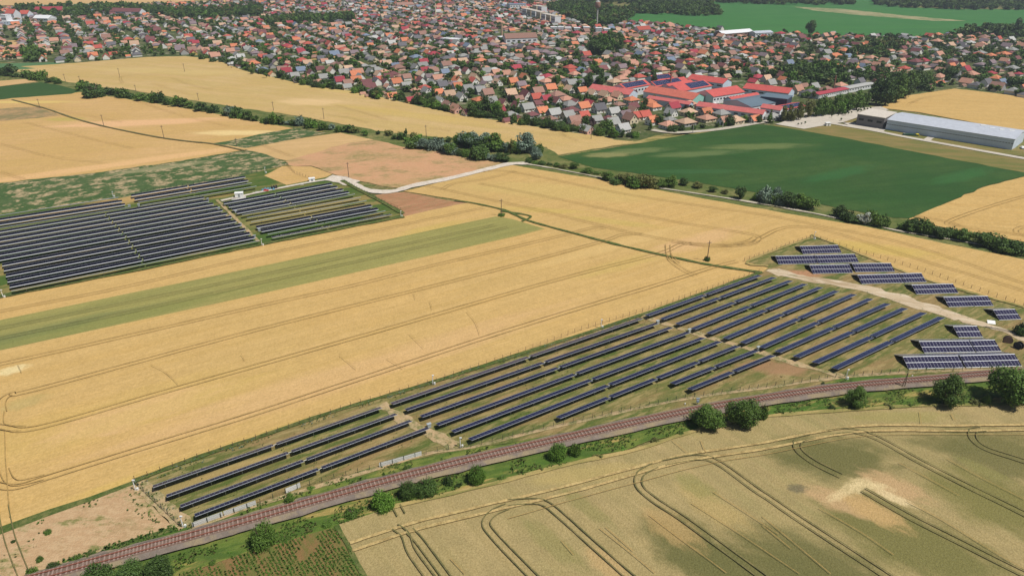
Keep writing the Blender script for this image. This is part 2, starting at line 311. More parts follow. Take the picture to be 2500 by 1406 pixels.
sheet('wheat_field', [(-200,772),(0,730),(640,600),(985,530),(1110,502),(1150,495),(985,468),(1100,440),(1200,415),(1250,404),(1330,418),(1500,446),(1700,483),(1900,519),(2100,552),(2300,595),(2500,635),(2700,680),(2700,820),(2500,752),(2250,682),(2000,581),(1970,583),(1820,640),(1875,655),(1860,667),(1570,771),(1280,864),(1050,938),(840,1000),(650,1066),(480,1122),(325,1177),(120,1247),(0,1291),(-200,1370)], M['wheat_centre'], .5)
sheet('green_wheat_strip', [(-200,822),(0,783),(620,655),(1210,530),(1250,536),(1330,560),(1260,578),(640,718),(0,857),(-200,905)], M['wheat_green_strip'], .15, 20)
sheet('green_field', [(1362,384),(1480,365),(1570,350),(1700,325),(1850,305),(1890,309),(2060,338),(2200,366),(2350,395),(2520,427),(2400,457),(2222,534),(2180,533),(2080,515),(1900,480),(1700,447),(1600,431),(1450,411)], M['soy'], .7)
sheet('grass_strip', [(1480,360),(1560,345),(1600,332),(1700,328),(1850,305),(1700,325),(1570,350)], M['verge_dry'])
sheet('grass_strip', [(1890,309),(1930,303),(1990,300),(2190,320),(2360,350),(2500,376),(2900,450),(2900,500),(2520,427),(2350,395),(2200,366),(2060,338)], M['grass_strip'], .8)
sheet('wheat_field', [(2150,265),(2175,253),(2215,235),(2330,218),(2420,228),(2600,252),(2900,295),(2900,420),(2500,325),(2400,305),(2240,275)], M['wheat_right'], 1)
sheet('wheat_field', [(2217,536),(2400,459),(2525,427),(2900,340),(2900,700),(2500,592),(2380,571),(2250,546)], M['wheat_right'], .7)
EAST = [(2000,581),(2250,680),(2500,750),(2700,815),(2700,905),(2500,903),(2060,925),(1850,985),(1700,1003),(1400,1058),(1120,1100),(900,1145),(640,1228),(470,1293),(440,1287),(327,1178),(650,1065),(840,1000),(1280,864),(1570,771),(1862,666),(1875,655),(1820,641),(1970,583)]
sheet('solar_farm_ground', EAST, M['east_grass'], .4)
sheet('rail_verge', [(-200,1560),(440,1288),(470,1293),(640,1228),(900,1145),(1120,1100),(1400,1058),(1700,1003),(1850,985),(2060,925),(2500,903),(2900,880),(2900,980),(2100,1001),(1880,1017),(1700,1052),(1400,1132),(1200,1182),(950,1243),(820,1290),(600,1352),(450,1403),(200,1560)], M['verge'], .6)
sheet('dry_plot', [(-200,1380),(0,1302),(120,1255),(322,1182),(425,1290),(300,1325),(160,1385),(-200,1530)], M['dry_plot'], .8)
sheet('field_edge', [(-200,1365),(0,1289),(120,1246),(325,1176),(330,1184),(120,1262),(0,1308),(-200,1385)], M['green_line'], .6)
sheet('green_patch', [(270,1336),(330,1318),(420,1288),(440,1292),(400,1306),(300,1345)], M['green_line'], .6)
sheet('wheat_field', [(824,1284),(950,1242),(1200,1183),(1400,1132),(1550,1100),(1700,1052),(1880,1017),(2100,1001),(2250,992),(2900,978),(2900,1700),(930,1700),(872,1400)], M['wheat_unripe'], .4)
sheet('beet_field', [(430,1412),(600,1352),(820,1289),(850,1335),(888,1402),(930,1700),(150,1700)], M['beet_soil'], .4)
sheet('access_track', [(1870,664),(1910,661),(1960,674),(2060,690),(2150,706),(2230,731),(2300,756),(2400,788),(2500,822),(2700,868),(2700,884),(2500,836),(2420,806),(2340,783),(2240,758),(2180,737),(2120,718),(2050,703),(1960,688),(1900,677)], M['soil_pale'], 1.1, 1.6)
ribbon('aisle', [(930,990),(990,1030),(1060,1065),(1110,1092)], 3.5, M['aisle'], .8)
ribbon('aisle', [(1568,774),(1640,798),(1760,835),(1850,860),(1900,878),(1960,895),(2060,922)], 2.6, M['aisle'], .8)
ribbon('aisle', [(338,1182),(375,1215),(420,1255),(455,1288)], 3.0, M['aisle'], .8)
ribbon('aisle', [(530,490),(560,520),(600,560),(632,592)], 1.6, M['aisle'], .9)
ribbon('inner_verge', [(470,1291),(628,1236),(927,1145),(1060,1107),(1158,1094),(1291,1060),(1470,1019),(1675,976),(1880,948),(2039,925),(2218,912),(2398,904),(2600,897)], 1.2, M['aisle'], .7)
ribbon('dirt_strip', [(540,492),(640,470),(740,450),(812,438)], 2.2, M['gravel'], .3)
ribbon('gravel_road', [(800,438),(835,442),(862,452),(885,463),(925,470),(965,468),(1010,455),(1100,437),(1190,415),(1245,402),(1290,401)], 5.0, M['gravel'], .35)
ribbon('gravel_apron', [(800,436),(830,440),(862,450)], 9.0, M['gravel'], .3)
ribbon('field_road', [(1285,402),(1350,413),(1475,437),(1560,453),(1690,473),(1800,490),(1950,516),(2120,550),(2200,567),(2300,583),(2420,604),(2500,617),(2700,655)], 1.6, M['path_pale'], .9)
ribbon('road', [(1592,319),(1625,324),(1665,325),(1750,318),(1850,302),(1905,291),(1950,284),(2060,262),(2130,243)], 5.0, M['road'], .1)
ribbon('road', [(2130,243),(2200,222),(2290,204),(2340,196),(2420,215),(2500,226),(2700,258)], 6.0, M['asphalt'], .1)
sheet('paved_lot', [(1893,305),(1935,292),(2085,266),(2150,262),(2170,270),(2095,288),(2062,300),(1962,317)], M['paving'], .3)
sheet('hall_forecourt', [(2060,300),(2095,290),(2165,318),(2480,366),(2560,372),(2560,392),(2440,377),(2300,352),(2180,330)], M['grass_strip'], .3)
ribbon('hall_road', [(2030,303),(2088,313),(2140,322),(2198,334),(2263,346),(2356,363),(2422,375),(2500,389),(2700,425)], 4.8, M['paving'], .1)
ribbon('hall_road', [(2160,320),(2125,315),(2095,310),(2072,302)], 9, M['paving'], .1)
ribbon('hall_road', [(2262,345),(2268,340),(2276,334),(2250,331),(2205,327)], 4, M['paving'], .1)
ribbon('field_track', [(30,245),(110,266),(180,290),(250,309),(330,326),(400,339),(470,348),(520,353),(600,370)], 1.6, M['tram_green'], .5)
ribbon('grass_balk', [(1110,492),(1150,497),(1230,515),(1290,541),(1380,566),(1500,598),(1640,630),(1740,650),(1860,668)], 1.5, M['green_line'], .7)
ribbon('grass_balk', [(1222,518),(1262,523),(1296,531),(1275,543)], 1.2, M['green_line'], .8)
ribbon('farm_edge_grass', [(0,726),(200,687),(400,647),(640,598),(985,530)], 3.4, M['green_line'], .5)
ribbon('farm_edge_grass', [(835,443),(870,462),(920,488),(985,524)], 2.5, M['green_line'], .5)
ribbon('farm_edge_grass', [(327,1178),(480,1121),(650,1064),(840,1000),(1050,938),(1280,864),(1570,770),(1860,667)], 1.5, M['green_line'], .6)
ribbon('farm_edge_grass', [(1875,652),(1825,641),(1972,586),(2000,584),(2250,682),(2500,753)], 1.2, M['verge_dry'], .5)
ribbon('field_edge', [(822,1286),(850,1335),(870,1375),(895,1420),(930,1500)], 0.9, M['green_line'], .6)
ribbon('field_edge', [(950,1243),(1200,1185),(1400,1134),(1550,1102),(1700,1054),(1880,1019),(2100,1003),(2250,994),(2500,990)], 1.2, M['verge_dry'], .8)
TR = layer[0]
# wheel tracks: pairs of thin dark lines through the crop
def tram(paths, mat, name='wheel_tracks', gap=1.9, w=0.32, single=False, wob=.35):
    mb = MB()
    for i, pts in enumerate(paths):
        wl = resample(smoothline([G(*p) for p in pts], 6), 3)
        for off in ((0,) if single else (-gap/2, gap/2)):
            ribbon_mb(mb, wl, off, w, layer[0], wob, i + off)
        layer[0] += 0.004
    return tag(put(name, mb.mesh(name, mat)), kind='structure')
tram([[(-200,808),(0,763),(300,704),(620,629),(900,569),(1183,509)],
      [(-200,935),(0,892),(320,821),(640,748),(860,700),(1060,650),(1260,604),(1376,577),(1450,558),(1480,560)],
      [(8,1010),(6,985),(30,965),(110,948),(640,805),(1060,700),(1260,649),(1470,592),(1520,575),(1570,574)],
      [(-60,1040),(5,1045),(60,1052),(160,1030),(400,960),(640,892),(900,818),(1260,714),(1450,662),(1611,621),(1660,600),(1690,596)],
      [(2,1010),(0,1035),(12,1047),(60,1050)],
      [(-60,1170),(5,1190),(50,1190),(120,1168),(300,1112),(480,1057),(640,1007),(900,921),(1260,803),(1598,700),(1675,676),(1740,655),(1800,640)],
      [(3,1060),(4,1120),(8,1170),(10,1210),(15,1270)], [(12,1150),(25,1175),(50,1182),(110,1168)],
      [(1040,455),(1110,470),(1200,490),(1300,512),(1400,536),(1540,570),(1650,591),(1720,602),(1790,603),(1835,597),(1853,587),(1845,577),(1800,568),(1560,528),(1240,463),(1170,450)],
      [(1640,592),(1720,600),(1780,600),(1825,592),(1843,583)],
      [(1180,420),(1260,423),(1500,471),(1700,503),(1880,529),(2014,556),(2218,599),(2500,694),(2700,760)],
      [(1700,598),(1780,602),(1840,592),(1860,582),(1898,563),(1937,556),(1988,558),(2065,578),(2167,611),(2295,651),(2500,712),(2700,775)],
      [(1632,622),(1640,640),(1670,662),(1700,676)], [(1630,600),(1634,625),(1655,645)], [(1080,465),(1110,450),(1180,440),(1260,420)],
      [(2234,529),(2320,545),(2345,555),(2400,564),(2475,574),(2600,592)], [(2700,440),(2500,482),(2320,541),(2345,553)],
      [(2560,560),(2500,557),(2480,565),(2495,575),(2560,590)]], M['tram'], w=.24)
tram([[(-200,845),(0,805),(310,742),(620,678),(900,618),(1209,552)], [(-200,870),(0,829),(320,764),(620,697),(900,635),(1242,557)],
      [(60,1406),(30,1330),(20,1290),(10,1240)]], M['tram_green'], w=.22)
tram([[(858,1340),(1004,1292),(1100,1268),(1183,1248),(1260,1230),(1400,1196),(1565,1150),(1675,1122),(1780,1106),(1860,1094),(1950,1076),(2065,1055),(2167,1049),(2330,1050),(2500,1048),(2700,1045)]], M['tram_straw'], w=.75, gap=2.2)
tram([[(1240,1240),(1205,1256),(1187,1282),(1206,1312),(1260,1369),(1330,1440)], [(965,1290),(990,1310),(1005,1350),(1045,1406),(1070,1440)], [(1000,1300),(1025,1325),(1085,1406),(1110,1440)],
      [(1240,1232),(1291,1228),(1330,1233),(1373,1266),(1435,1322),(1530,1406),(1600,1465)], [(1600,1140),(1565,1160),(1560,1190),(1598,1225),(1675,1276),(1850,1404),(1950,1480)],
      [(1620,1135),(1700,1121),(1752,1133),(1842,1197),(1880,1222),(1960,1277),(2154,1404),(2250,1470)], [(1985,1070),(1950,1080),(1949,1102),(1988,1133),(2054,1166)],
      [(2106,1200),(2218,1264),(2360,1336),(2500,1406),(2600,1450)], [(2020,1060),(2078,1056),(2142,1074),(2244,1130),(2370,1194),(2500,1258),(2700,1360)],
      [(2400,1052),(2375,1056),(2377,1076),(2410,1100),(2500,1130),(2700,1200)], [(980,1262),(968,1240)] ], M['tram_green'], w=.31, gap=1.8)
tram([[(1240,1271),(1400,1225),(1547,1185),(1726,1138),(1880,1112),(2065,1075),(2200,1066),(2500,1066),(2700,1062)], [(1463,1294),(1530,1348),(1598,1404)], [(1583,1261),(1680,1335),(1772,1404)],
      [(1478,1292),(1545,1350)], [(1688,1233),(1800,1305),(1950,1406)], [(1860,1265),(1960,1350),(2026,1406)], [(1860,1288),(1930,1345)], [(1998,1246),(2100,1305),(2180,1360)], [(2210,1228),(2300,1275),(2420,1350),(2500,1395)],
      [(2192,1135),(2240,1160),(2340,1215)], [(2310,1125),(2400,1175),(2500,1225)], [(1740,1205),(1840,1270),(1900,1310)], [(1370,1325),(1400,1360)], [(2243,1010),(2247,1040)], [(1710,1080),(1722,1110)],
      [(2320,1015),(2328,1030)], [(1640,1080),(1675,1110)], [(1100,1370),(1135,1406)]], M['tram'], w=.13, single=True)
tram([[(300,205),(300,188),(380,180),(500,170),(570,166)], [(370,205),(420,220),(470,235)], [(420,192),(470,210),(520,220)], [(800,282),(850,288),(900,302)], [(820,258),(900,280),(950,295)], [(1050,316),(1080,318),(1100,322)],
      [(60,300),(200,335),(330,365)], [(100,262),(300,300)], [(0,352),(130,385),(260,400)], [(640,355),(690,375),(720,385)], [(1370,325),(1385,335),(1410,345)], [(1280,325),(1350,330),(1385,333)],
      [(0,420),(60,440)], [(340,250),(450,285),(560,310)], [(2240,250),(2225,252),(2215,260)], [(2225,253),(2260,240),(2320,232)]], M['tram'], w=.2, gap=1.8, name='faint_wheel_tracks')
tram([[(370,895),(400,910),(425,930),(437,945)], [(1140,765),(1160,790),(1172,820)], [(1010,720),(1015,735)], [(830,872),(870,905)], [(1000,820),(1035,855)], [(1050,740),(1056,760)], [(1440,628),(1460,650)], [(45,895),(55,915)], [(945,880),(985,905)],
      [(1870,462),(1880,478)], [(1757,585),(1772,600)], [(590,870),(600,885)]], M['tram'], w=.11, single=True, name='animal_paths')

# ------------------------------------------------------------------ leaves
def leaf_mat(name, c, c2, c3):
    m, nt, b = newmat(name, 0.6, 0.25)
    g = N(nt, 'ShaderNodeNewGeometry')
    a = nz(nt, coords(nt), 0.7, 3, 0.7, .35, .65)
    col_ = mix(nt, a, c, c2)
    rp = N(nt, 'ShaderNodeMapRange'); rp.inputs['From Min'].default_value = .55
    nt.links.new(g.outputs['Random Per Island'], rp.inputs['Value'])
    col_ = mix(nt, mul(nt, rp.outputs[0], .8), col_, c3)
    oi = N(nt, 'ShaderNodeObjectInfo'); mr = N(nt, 'ShaderNodeMapRange'); mr.inputs['To Min'].default_value = .75; mr.inputs['To Max'].default_value = 1.3
    nt.links.new(oi.outputs['Random'], mr.inputs['Value'])
    hs = N(nt, 'ShaderNodeHueSaturation'); nt.links.new(mr.outputs[0], hs.inputs['Value']); nt.links.new(col_, hs.inputs['Color'])
    nt.links.new(hs.outputs[0], b.inputs['Base Color'])
    return m
LM = {'dark': leaf_mat('leaves_dark', (.036,.074,.015), (.052,.095,.018), (.075,.125,.024)),
      'mid': leaf_mat('leaves_mid', (.060,.115,.017), (.080,.145,.021), (.11,.18,.028)),
      'bright': leaf_mat('leaves_bright', (.08,.17,.02), (.10,.20,.025), (.13,.23,.035)),
      'silver': leaf_mat('leaves_silver', (.10,.15,.10), (.14,.20,.14), (.22,.28,.22)),
      'pale': leaf_mat('leaves_pale', (.30,.34,.28), (.38,.42,.36), (.5,.52,.46)),
      'olive': leaf_mat('leaves_olive', (.09,.105,.025), (.13,.14,.035), (.17,.17,.05)),
      'purple': leaf_mat('leaves_purple', (.05,.03,.03), (.07,.04,.04), (.09,.05,.05))}
BARK = plain('bark', (.14,.10,.07), .9, .1)
def crown_pts(n, seed, shape='round', leaf=0.05, lobes=14, per=4):
    """quads (n*per corners) of a unit crown: radius ~1, z from 0 to ~2 (shape changes this)"""
    r = np.random.RandomState(seed)
    L = []
    for k in range(lobes):
        t = r.rand() * 2 * math.pi; zz = r.rand()
        if shape == 'round': rr = 0.74 * math.sin(math.pi * (0.12 + 0.8 * zz)) * (0.45 + .65 * r.rand()); L.append((rr*math.cos(t), rr*math.sin(t), .32 + 1.25*zz, .20 + .27*r.rand()))
        elif shape == 'bush': rr = .62 * math.sqrt(r.rand()); L.append((rr*math.cos(t), rr*math.sin(t), .25 + .5*zz*(1-rr*.6), .28 + .2*r.rand()))
        elif shape == 'column': rr = .25 * r.rand(); L.append((rr*math.cos(t), rr*math.sin(t), .4 + 3.0*zz, .35 + .2*r.rand()))
        elif shape == 'cone': rr = .55*(1-zz)*r.rand(); L.append((rr*math.cos(t), rr*math.sin(t), .2 + 2.4*zz, .62*(1-zz)+.1))
        elif shape == 'open': rr = .7 * r.rand(); L.append((rr*math.cos(t), rr*math.sin(t), .2 + 1.6*zz, .16 + .16*r.rand()))
    L = np.array(L); w = L[:, 3]**2; idx = r.choice(len(L), n, p=w/w.sum())
    d = r.normal(size=(n, 3)); d /= np.linalg.norm(d, axis=1)[:, None]
    rad = L[idx, 3] * (1 - 0.45 * r.rand(n)**2.2) * (1 + .12 * r.normal(size=n))
    c = L[idx, :3] + d * rad[:, None]
    c[:, 2] = np.maximum(c[:, 2], 0.03)
    nr = d * 0.9 + r.normal(size=(n, 3)) * .65 + np.array([0, 0, .35]); nr /= np.linalg.norm(nr, axis=1)[:, None]
    a = np.cross(nr, r.normal(size=(n, 3))); a /= np.linalg.norm(a, axis=1)[:, None]; b = np.cross(nr, a)
    s = (leaf * (.6 + .8 * r.rand(n)))[:, None]; b = b * (.55 + .4 * r.rand(n))[:, None]
    if per == 4: q = np.stack([c - a*s, c - b*s, c + a*s, c + b*s], 1)
    else: q = np.stack([c - a*s - b*s*.6, c + a*s - b*s*.6, c + b*s], 1)
    return q.reshape(-1, 3)
def crown(name, n, seed, shape, leaf, lobes, mat): return npmesh(name, crown_pts(n, seed, shape, leaf, lobes), 4, [mat])
def trunk_mesh(seed, hgt=.55, r0=.09, limbs=5):
    mb = MB(); r = random.Random(seed); mb.bar((0, 0, -.02), (.02, .01, hgt), r0, 7, r0*.65)
    for k in range(limbs):
        t = 2*math.pi*k/limbs + r.random(); mb.bar((.02, .01, hgt*(.7+.3*r.random())), (.5*math.cos(t), .5*math.sin(t), hgt + .45 + .3*r.random()), r0*.45, 5, r0*.15)
    return mb.mesh('trunk', BARK)
TRUNK = [trunk_mesh(k) for k in range(3)]; TRUNK_TALL = trunk_mesh(9, 2.2, .07, 6)
CROWN = {}
for kind, n, lf, lb in (('near', 9000, .042, 26), ('mid', 2200, .075, 16), ('far', 700, .12, 10)):
    for sh in ('round', 'bush', 'column', 'cone', 'open'):
        if kind == 'near' and sh in ('column', 'cone'): continue
        CROWN[kind, sh] = [crown('crown', n if sh != 'open' else n//2, 31*k + len(sh), sh, lf, lb + (4 if sh == 'column' else 0), LM['dark']) for k in range(3)]
SHZ = {'round': 2.0, 'bush': 1.05, 'column': 3.8, 'cone': 2.9, 'open': 2.0}
tree_log = []
def tree(px, base, wpx, hpx, mat='dark', shape='round', lod='mid', name='tree', cat='tree', label=None, group=None, world=None, trunk=True):
    if world is None: loc = G(px, base); s = S(base); rad = wpx / 2 / s; hm = hpx / (s * .86)
    else: loc, rad, hm = world
    z0 = 0.0 if shape == 'bush' else hm * .06
    rz = rnd.random() * 6.28
    root = empty(name, loc, rz)
    c = put('crown' if shape != 'bush' else 'foliage', rnd.choice(CROWN[lod, shape]), root, (0, 0, z0), 0, (rad*.87, rad*.87 * rnd.uniform(.85, 1.1), (hm - z0) / SHZ[shape] * .95), LM[mat])
    if trunk:
        t = put('trunk' if shape != 'bush' else 'stem', TRUNK_TALL if shape == 'column' else rnd.choice(TRUNK), root, (0, 0, 0), 0, (rad*.9, rad*.9, (hm) / (SHZ[shape]) * (.9 if shape != 'column' else 1)))
    tag(root, label, cat, group); tree_log.append((loc.y, root)); return root

# trees and bushes along the railway (nearest)
near = [ # px, base, w, h, mat, shape, label
 (2462,985,126,100,'mid','round','tall dense tree at right edge beside the railway and lowest panel block'),
 (2306,990,98,80,'mid','round','rounded tree between the railway and unripe wheat, left of the largest tree'),
 (2085,994,66,54,'mid','round','small round dark tree below the railway and leaning twin-legged pole'),
 (1812,1040,96,74,'mid','round','broad tree overlapping the rails, right one of the touching pair'),
 (1858,1022,40,38,'mid','bush','low bush against the right side of the broad railway tree'),
 (1722,1042,92,60,'mid','round','spreading bushy tree overlapping the rails, left one of the touching pair'),
 (1404,1112,36,32,'mid','bush','small dark bush beside the lighter railway bush'),
 (1360,1122,54,44,'bright','bush','light green rounded bush beside the rails near the middle'),
 (1164,1178,56,50,'bright','bush','bright green round bush alone between rails and unripe wheat'),
 (1095,1182,36,26,'dark','bush','small dark bush just left of the lone bright green bush'),
 (1042,1206,68,44,'dark','bush','dark low bush, right half of the dark pair by the rails'),
 (1000,1212,60,42,'dark','bush','dark low bush, left half of the dark pair by the rails'),
 (936,1240,72,50,'bright','bush','bright leafy bush at the corner of the unripe wheat field'),
 (708,1230,32,32,'mid','bush','small bush between the farm fence and the rails'),
 (645,1330,84,54,'mid','bush','large leafy bush between the rails and the beet rows'),
 (392,1418,96,66,'dark','round','dark tree at bottom edge hiding the rails, rightmost of three'),
 (318,1428,100,62,'dark','round','dark tree at bottom edge hiding the rails, middle of three'),
 (236,1424,110,44,'dark','bush','wide low bush at bottom edge, leftmost of three by the rails'),
 (82,1404,40,26,'mid','bush','round green bush near bottom left corner of the dry plot'),
 (2008,940,12,9,'dark','bush','tiny dark bush on the verge below the farm fence'),
 (2488,818,42,30,'dark','bush','dark bush at right edge at the foot of the lattice pylon'),
 (1726,638,20,12,'dark','bush','dark bush at the foot of the pole in the wheat'),
 (1225,528,26,8,'mid','bush','low weeds at the foot of the pole by green strip'),
 (130,1392,46,18,'dark','bush','low dark bush on the dry plot near the bottom left bush'),
 (98,1370,26,14,'mid','bush','small low bush at left in the dry plot'),
 (190,1368,38,16,'mid','bush','low bush on the lower edge of the dry plot, left of two'),
 (224,1360,34,14,'mid','bush','low bush on the lower edge of the dry plot, right of two'),
 (118,1302,28,12,'mid','bush','small isolated bush in the upper part of the dry plot'),
 (34,1325,14,10,'dark','bush','tiny bush near the left edge of dry plot'),
 (860,1260,44,20,'mid','bush','low leafy bush left of the bright corner bush'),
 (1500,1060,30,10,'bright','bush','low yellow-green weeds beside the rails near the trackside post'),
 (760,1195,24,10,'bright','bush','low weeds along the farm fence above the small bush'),
 (995,1148,30,12,'mid','bush','low weeds between the fence and the rails below the aisle'),
]
for (x, y, w, h, m_, sh, lb) in near:
    tree(x, y, w, h, m_, sh, 'near' if w > 45 else 'mid', 'tree' if sh == 'round' else 'bush', 'tree' if sh == 'round' else 'bush', lb)

for i, (x, y, w, h, m_) in enumerate([(520,1378,26,12,'mid'),(560,1352,18,9,'bright'),(700,1318,30,12,'mid'),(752,1300,22,12,'olive'),(800,1283,34,14,'mid'),(1120,1190,26,14,'dark'),(1225,1172,30,11,'mid'),(1280,1160,22,9,'bright'),(1320,1150,20,10,'olive'),(1460,1118,34,10,'olive'),(1520,1100,26,9,'bright'),(1600,1078,30,10,'olive'),(1660,1062,22,10,'mid'),(1905,1012,26,10,'mid'),(1960,1006,20,8,'bright'),(2030,1000,22,12,'dark'),(2170,996,34,10,'olive'),(2220,994,20,12,'mid'),(2380,990,40,18,'olive'),(2405,985,28,24,'mid')]):
    tree(x, y, w, h, m_, rnd.choice(['bush', 'open']), 'mid', 'bush', 'bush', f'low ragged bush, {ordw(i+1)} from left of the small ones on the lower railway verge', 'small bushes on the lower railway verge')
# hedges: bushes strung along lines
def interp(pts, t):
    t *= len(pts) - 1; i = min(int(t), len(pts) - 2); f = t - i
    return tuple(a + (b - a) * f for a, b in zip(pts[i], pts[i+1]))
def hedge(line, n, w, h, mats, where, lod='far', jit=4, group=None, shapes=('bush', 'round')):
    pp = sorted(((i + rnd.uniform(-.3, .3)) / n for i in range(n)))
    for i, t in enumerate(pp):
        x, y = interp(line, min(max(t, 0), 1)); m_ = rnd.choice(mats); sh = rnd.choice(shapes); k = rnd.uniform(.65, 1.35)
        adj = {'dark': 'dark green', 'mid': 'green', 'bright': 'light green', 'silver': 'silvery green', 'olive': 'olive green', 'pale': 'pale grey', 'purple': 'purple'}[m_]
        tree(x, y + rnd.uniform(-jit, jit) * .5, w * k * 1.4, h * k * rnd.uniform(1.0, 1.6), m_, sh, lod, 'bush', 'bush', f'{adj} bush, {ordw(i+1)} from left {where}', group, trunk=(sh == 'round'))
hedge([(-20,182),(20,186),(45,189)], 6, 22, 13, ['dark'], 'in short hedge at left edge above beet field', group='hedge bushes at far left')
hedge([(58,190),(100,197),(160,208)], 9, 20, 12, ['dark', 'mid'], 'in the hedge running to the beet field corner', group='hedge bushes by the beet field')
hedge([(198,215),(225,226),(265,232),(340,244),(420,258),(500,270),(560,285)], 26, 24, 15, ['dark','dark','mid'], 'in long hedge between pale wheat fields', group='long hedge bushes')
hedge([(560,284),(640,300),(720,308),(800,318),(868,326)], 20, 24, 15, ['dark','mid','mid','silver','bright'], 'in the hedge above the small weedy field', group='hedge bushes above the weedy field')
hedge([(868,326),(950,332),(1000,345),(1060,348),(1110,352)], 13, 19, 10, ['mid','bright','dark','olive'], 'in the sparse hedge above the pink meadow', jit=12, group='sparse hedge bushes')
hedge([(1010,362),(1080,368),(1110,380),(1180,390),(1240,396)], 15, 34, 18, ['silver','silver','mid','dark'], 'in the lower thicket beside the pink meadow', group='lower thicket bushes', lod='mid')
hedge([(1120,352),(1160,360),(1200,368),(1260,372),(1330,378)], 16, 38, 24, ['mid','dark','silver','silver'], 'in the upper thicket at the wheat field end', group='upper thicket bushes', lod='mid')
hedge([(1290,398),(1340,404),(1400,415),(1480,430)], 9, 22, 9, ['mid','dark','olive'], 'in sparse hedge by white gravel road', jit=8, group='bushes by the gravel road', lod='mid')
hedge([(1480,443),(1540,452),(1600,460),(1640,452)], 9, 36, 17, ['mid','bright','dark','olive'], 'in hedge below left end of green field', jit=7, group='hedge bushes below green field', lod='mid')
hedge([(1670,452),(1740,468),(1790,478)], 4, 22, 11, ['dark','olive'], 'of scattered bushes below green field', jit=5, lod='mid')
hedge([(1845,488),(1880,497),(1940,508),(1990,515)], 9, 36, 22, ['mid','dark','mid','silver'], 'in tall hedge below middle of green field', jit=6, group='tall hedge bushes', lod='mid')
hedge([(2045,532),(2080,540),(2130,550),(2175,558)], 6, 34, 19, ['dark','mid'], 'in the hedge below the green field tip', jit=7, lod='mid')
hedge([(2205,560),(2250,568),(2300,578),(2370,590)], 11, 38, 20, ['mid','dark'], 'in hedge below right wheat field', jit=8, group='hedge bushes below right wheat', lod='mid')
hedge([(2400,596),(2450,612),(2510,622)], 5, 44, 20, ['mid','dark'], 'in hedge at right edge beside field road', jit=6, lod='mid')
for (x, y, w, h, m_, sh, lb) in [
 (1144,362,46,36,'dark','round','dark tall tree at left end of the upper thicket'), (1185,366,40,34,'dark','round','dark tree standing second in the upper thicket'), (1248,376,26,40,'olive','open','thin open poplar rising from the thicket'),
 (1310,390,40,30,'silver','round','silvery tree at the right end of thicket by road'), (1806,486,38,30,'dark','round','round dark tree alone below the green field'),
 (2106,548,40,32,'pale','round','pale silver-leaved tree in the hedge below the green field'), (1895,488,26,32,'silver','round','silvery tree topping the tall hedge'),
 (1638,457,38,28,'mid','round','green tree at the end of gravel road hedge'), (992,330,14,16,'mid','round','small tree in the sparse hedge above pink meadow'), (232,238,64,26,'dark','bush','very broad dark thicket at the hedge bend'),
 (2316,578,14,18,'dark','cone','small pointed tree in the hedge below the right wheat field'), (867,326,14,16,'dark','cone','small upright tree at the end of the long hedge'), (22,117,18,14,'dark','round','lone round tree in the small tan field')]:
    tree(x, y, w, h, m_, sh, 'mid', 'tree', 'tree', lb)

# trees at the factory, parking and hall
for i, (x, y, w, h) in enumerate([(1912,296,26,30),(1930,297,24,32),(1948,294,24,34),(1972,288,22,32),(1992,286,26,34),(2010,284,30,36),(2030,282,30,38),(2050,279,30,38),(2070,275,32,36),(2090,270,30,36),(2108,264,24,28)]):
    tree(x, y, w*1.35, h*1.3, 'bright' if i == 7 else 'olive' if i < 4 else 'mid', 'round', 'mid', 'tree', 'tree', f'{"bright green" if i == 7 else "pale green" if i < 4 else "green"} street tree, {ordw(i+1)} from left in the row behind the parking lot', 'street trees behind the parking lot')
for i, (x, y, w, h) in enumerate([(2138,256,44,52),(2160,258,48,56),(2186,250,46,54),(2205,240,40,44),(2222,224,40,40),(2240,216,38,36),(2258,212,34,30),(2270,206,26,24),(2150,240,46,50),(2178,232,46,48),(2200,222,46,42)]):
    tree(x, y, w*1.2, h*1.15, rnd.choice(['mid', 'dark']), 'round', 'mid', 'tree', 'tree', f'tall dark tree, {ordw(i+1)} in the big grove at the corner of the right wheat field', 'grove trees by the right wheat')
for i, (x, y, w, h) in enumerate([(1948,308,4,7),(1956,306,5,7),(1965,304,5,7),(2030,289,5,10),(2046,285,5,8),(2055,282,5,8),(2063,284,9,10),(2071,281,5,8),(2078,279,4,7),(2053,297,6,8),(2093,276,6,8),(2101,275,6,8),(2109,273,6,8),(2117,271,6,8),(2124,269,5,7)]):
    root = empty('lollipop_tree', G(x, y), rnd.random()); s = S(y); hm = h/s*1.1
    put('crown', CROWN['far', 'round'][i % 3], root, (0, 0, hm*.45), 0, (w/2/s*1.1, w/2/s*1.1, hm*.3), LM['dark'])
    mb = MB(); mb.bar((0, 0, 0), (0, 0, hm*.6), .12, 6); put('trunk', mb.mesh('trunk', BARK), root)
    tag(root, f'tiny clipped round tree, {ordw(i+1)} from left in the pale parking lot', 'tree', 'young trees in the parking lot')
for i, (x, y) in enumerate([(2222,230),(2230,228),(2242,226),(2250,224),(2258,223),(2268,221),(2278,218)]):
    tree(x, y, 8, 8, 'dark', 'round', 'far', 'tree', 'tree', f'small round street tree, {ordw(i+1)} from left along the wheat field road', 'round street trees by the wheat')

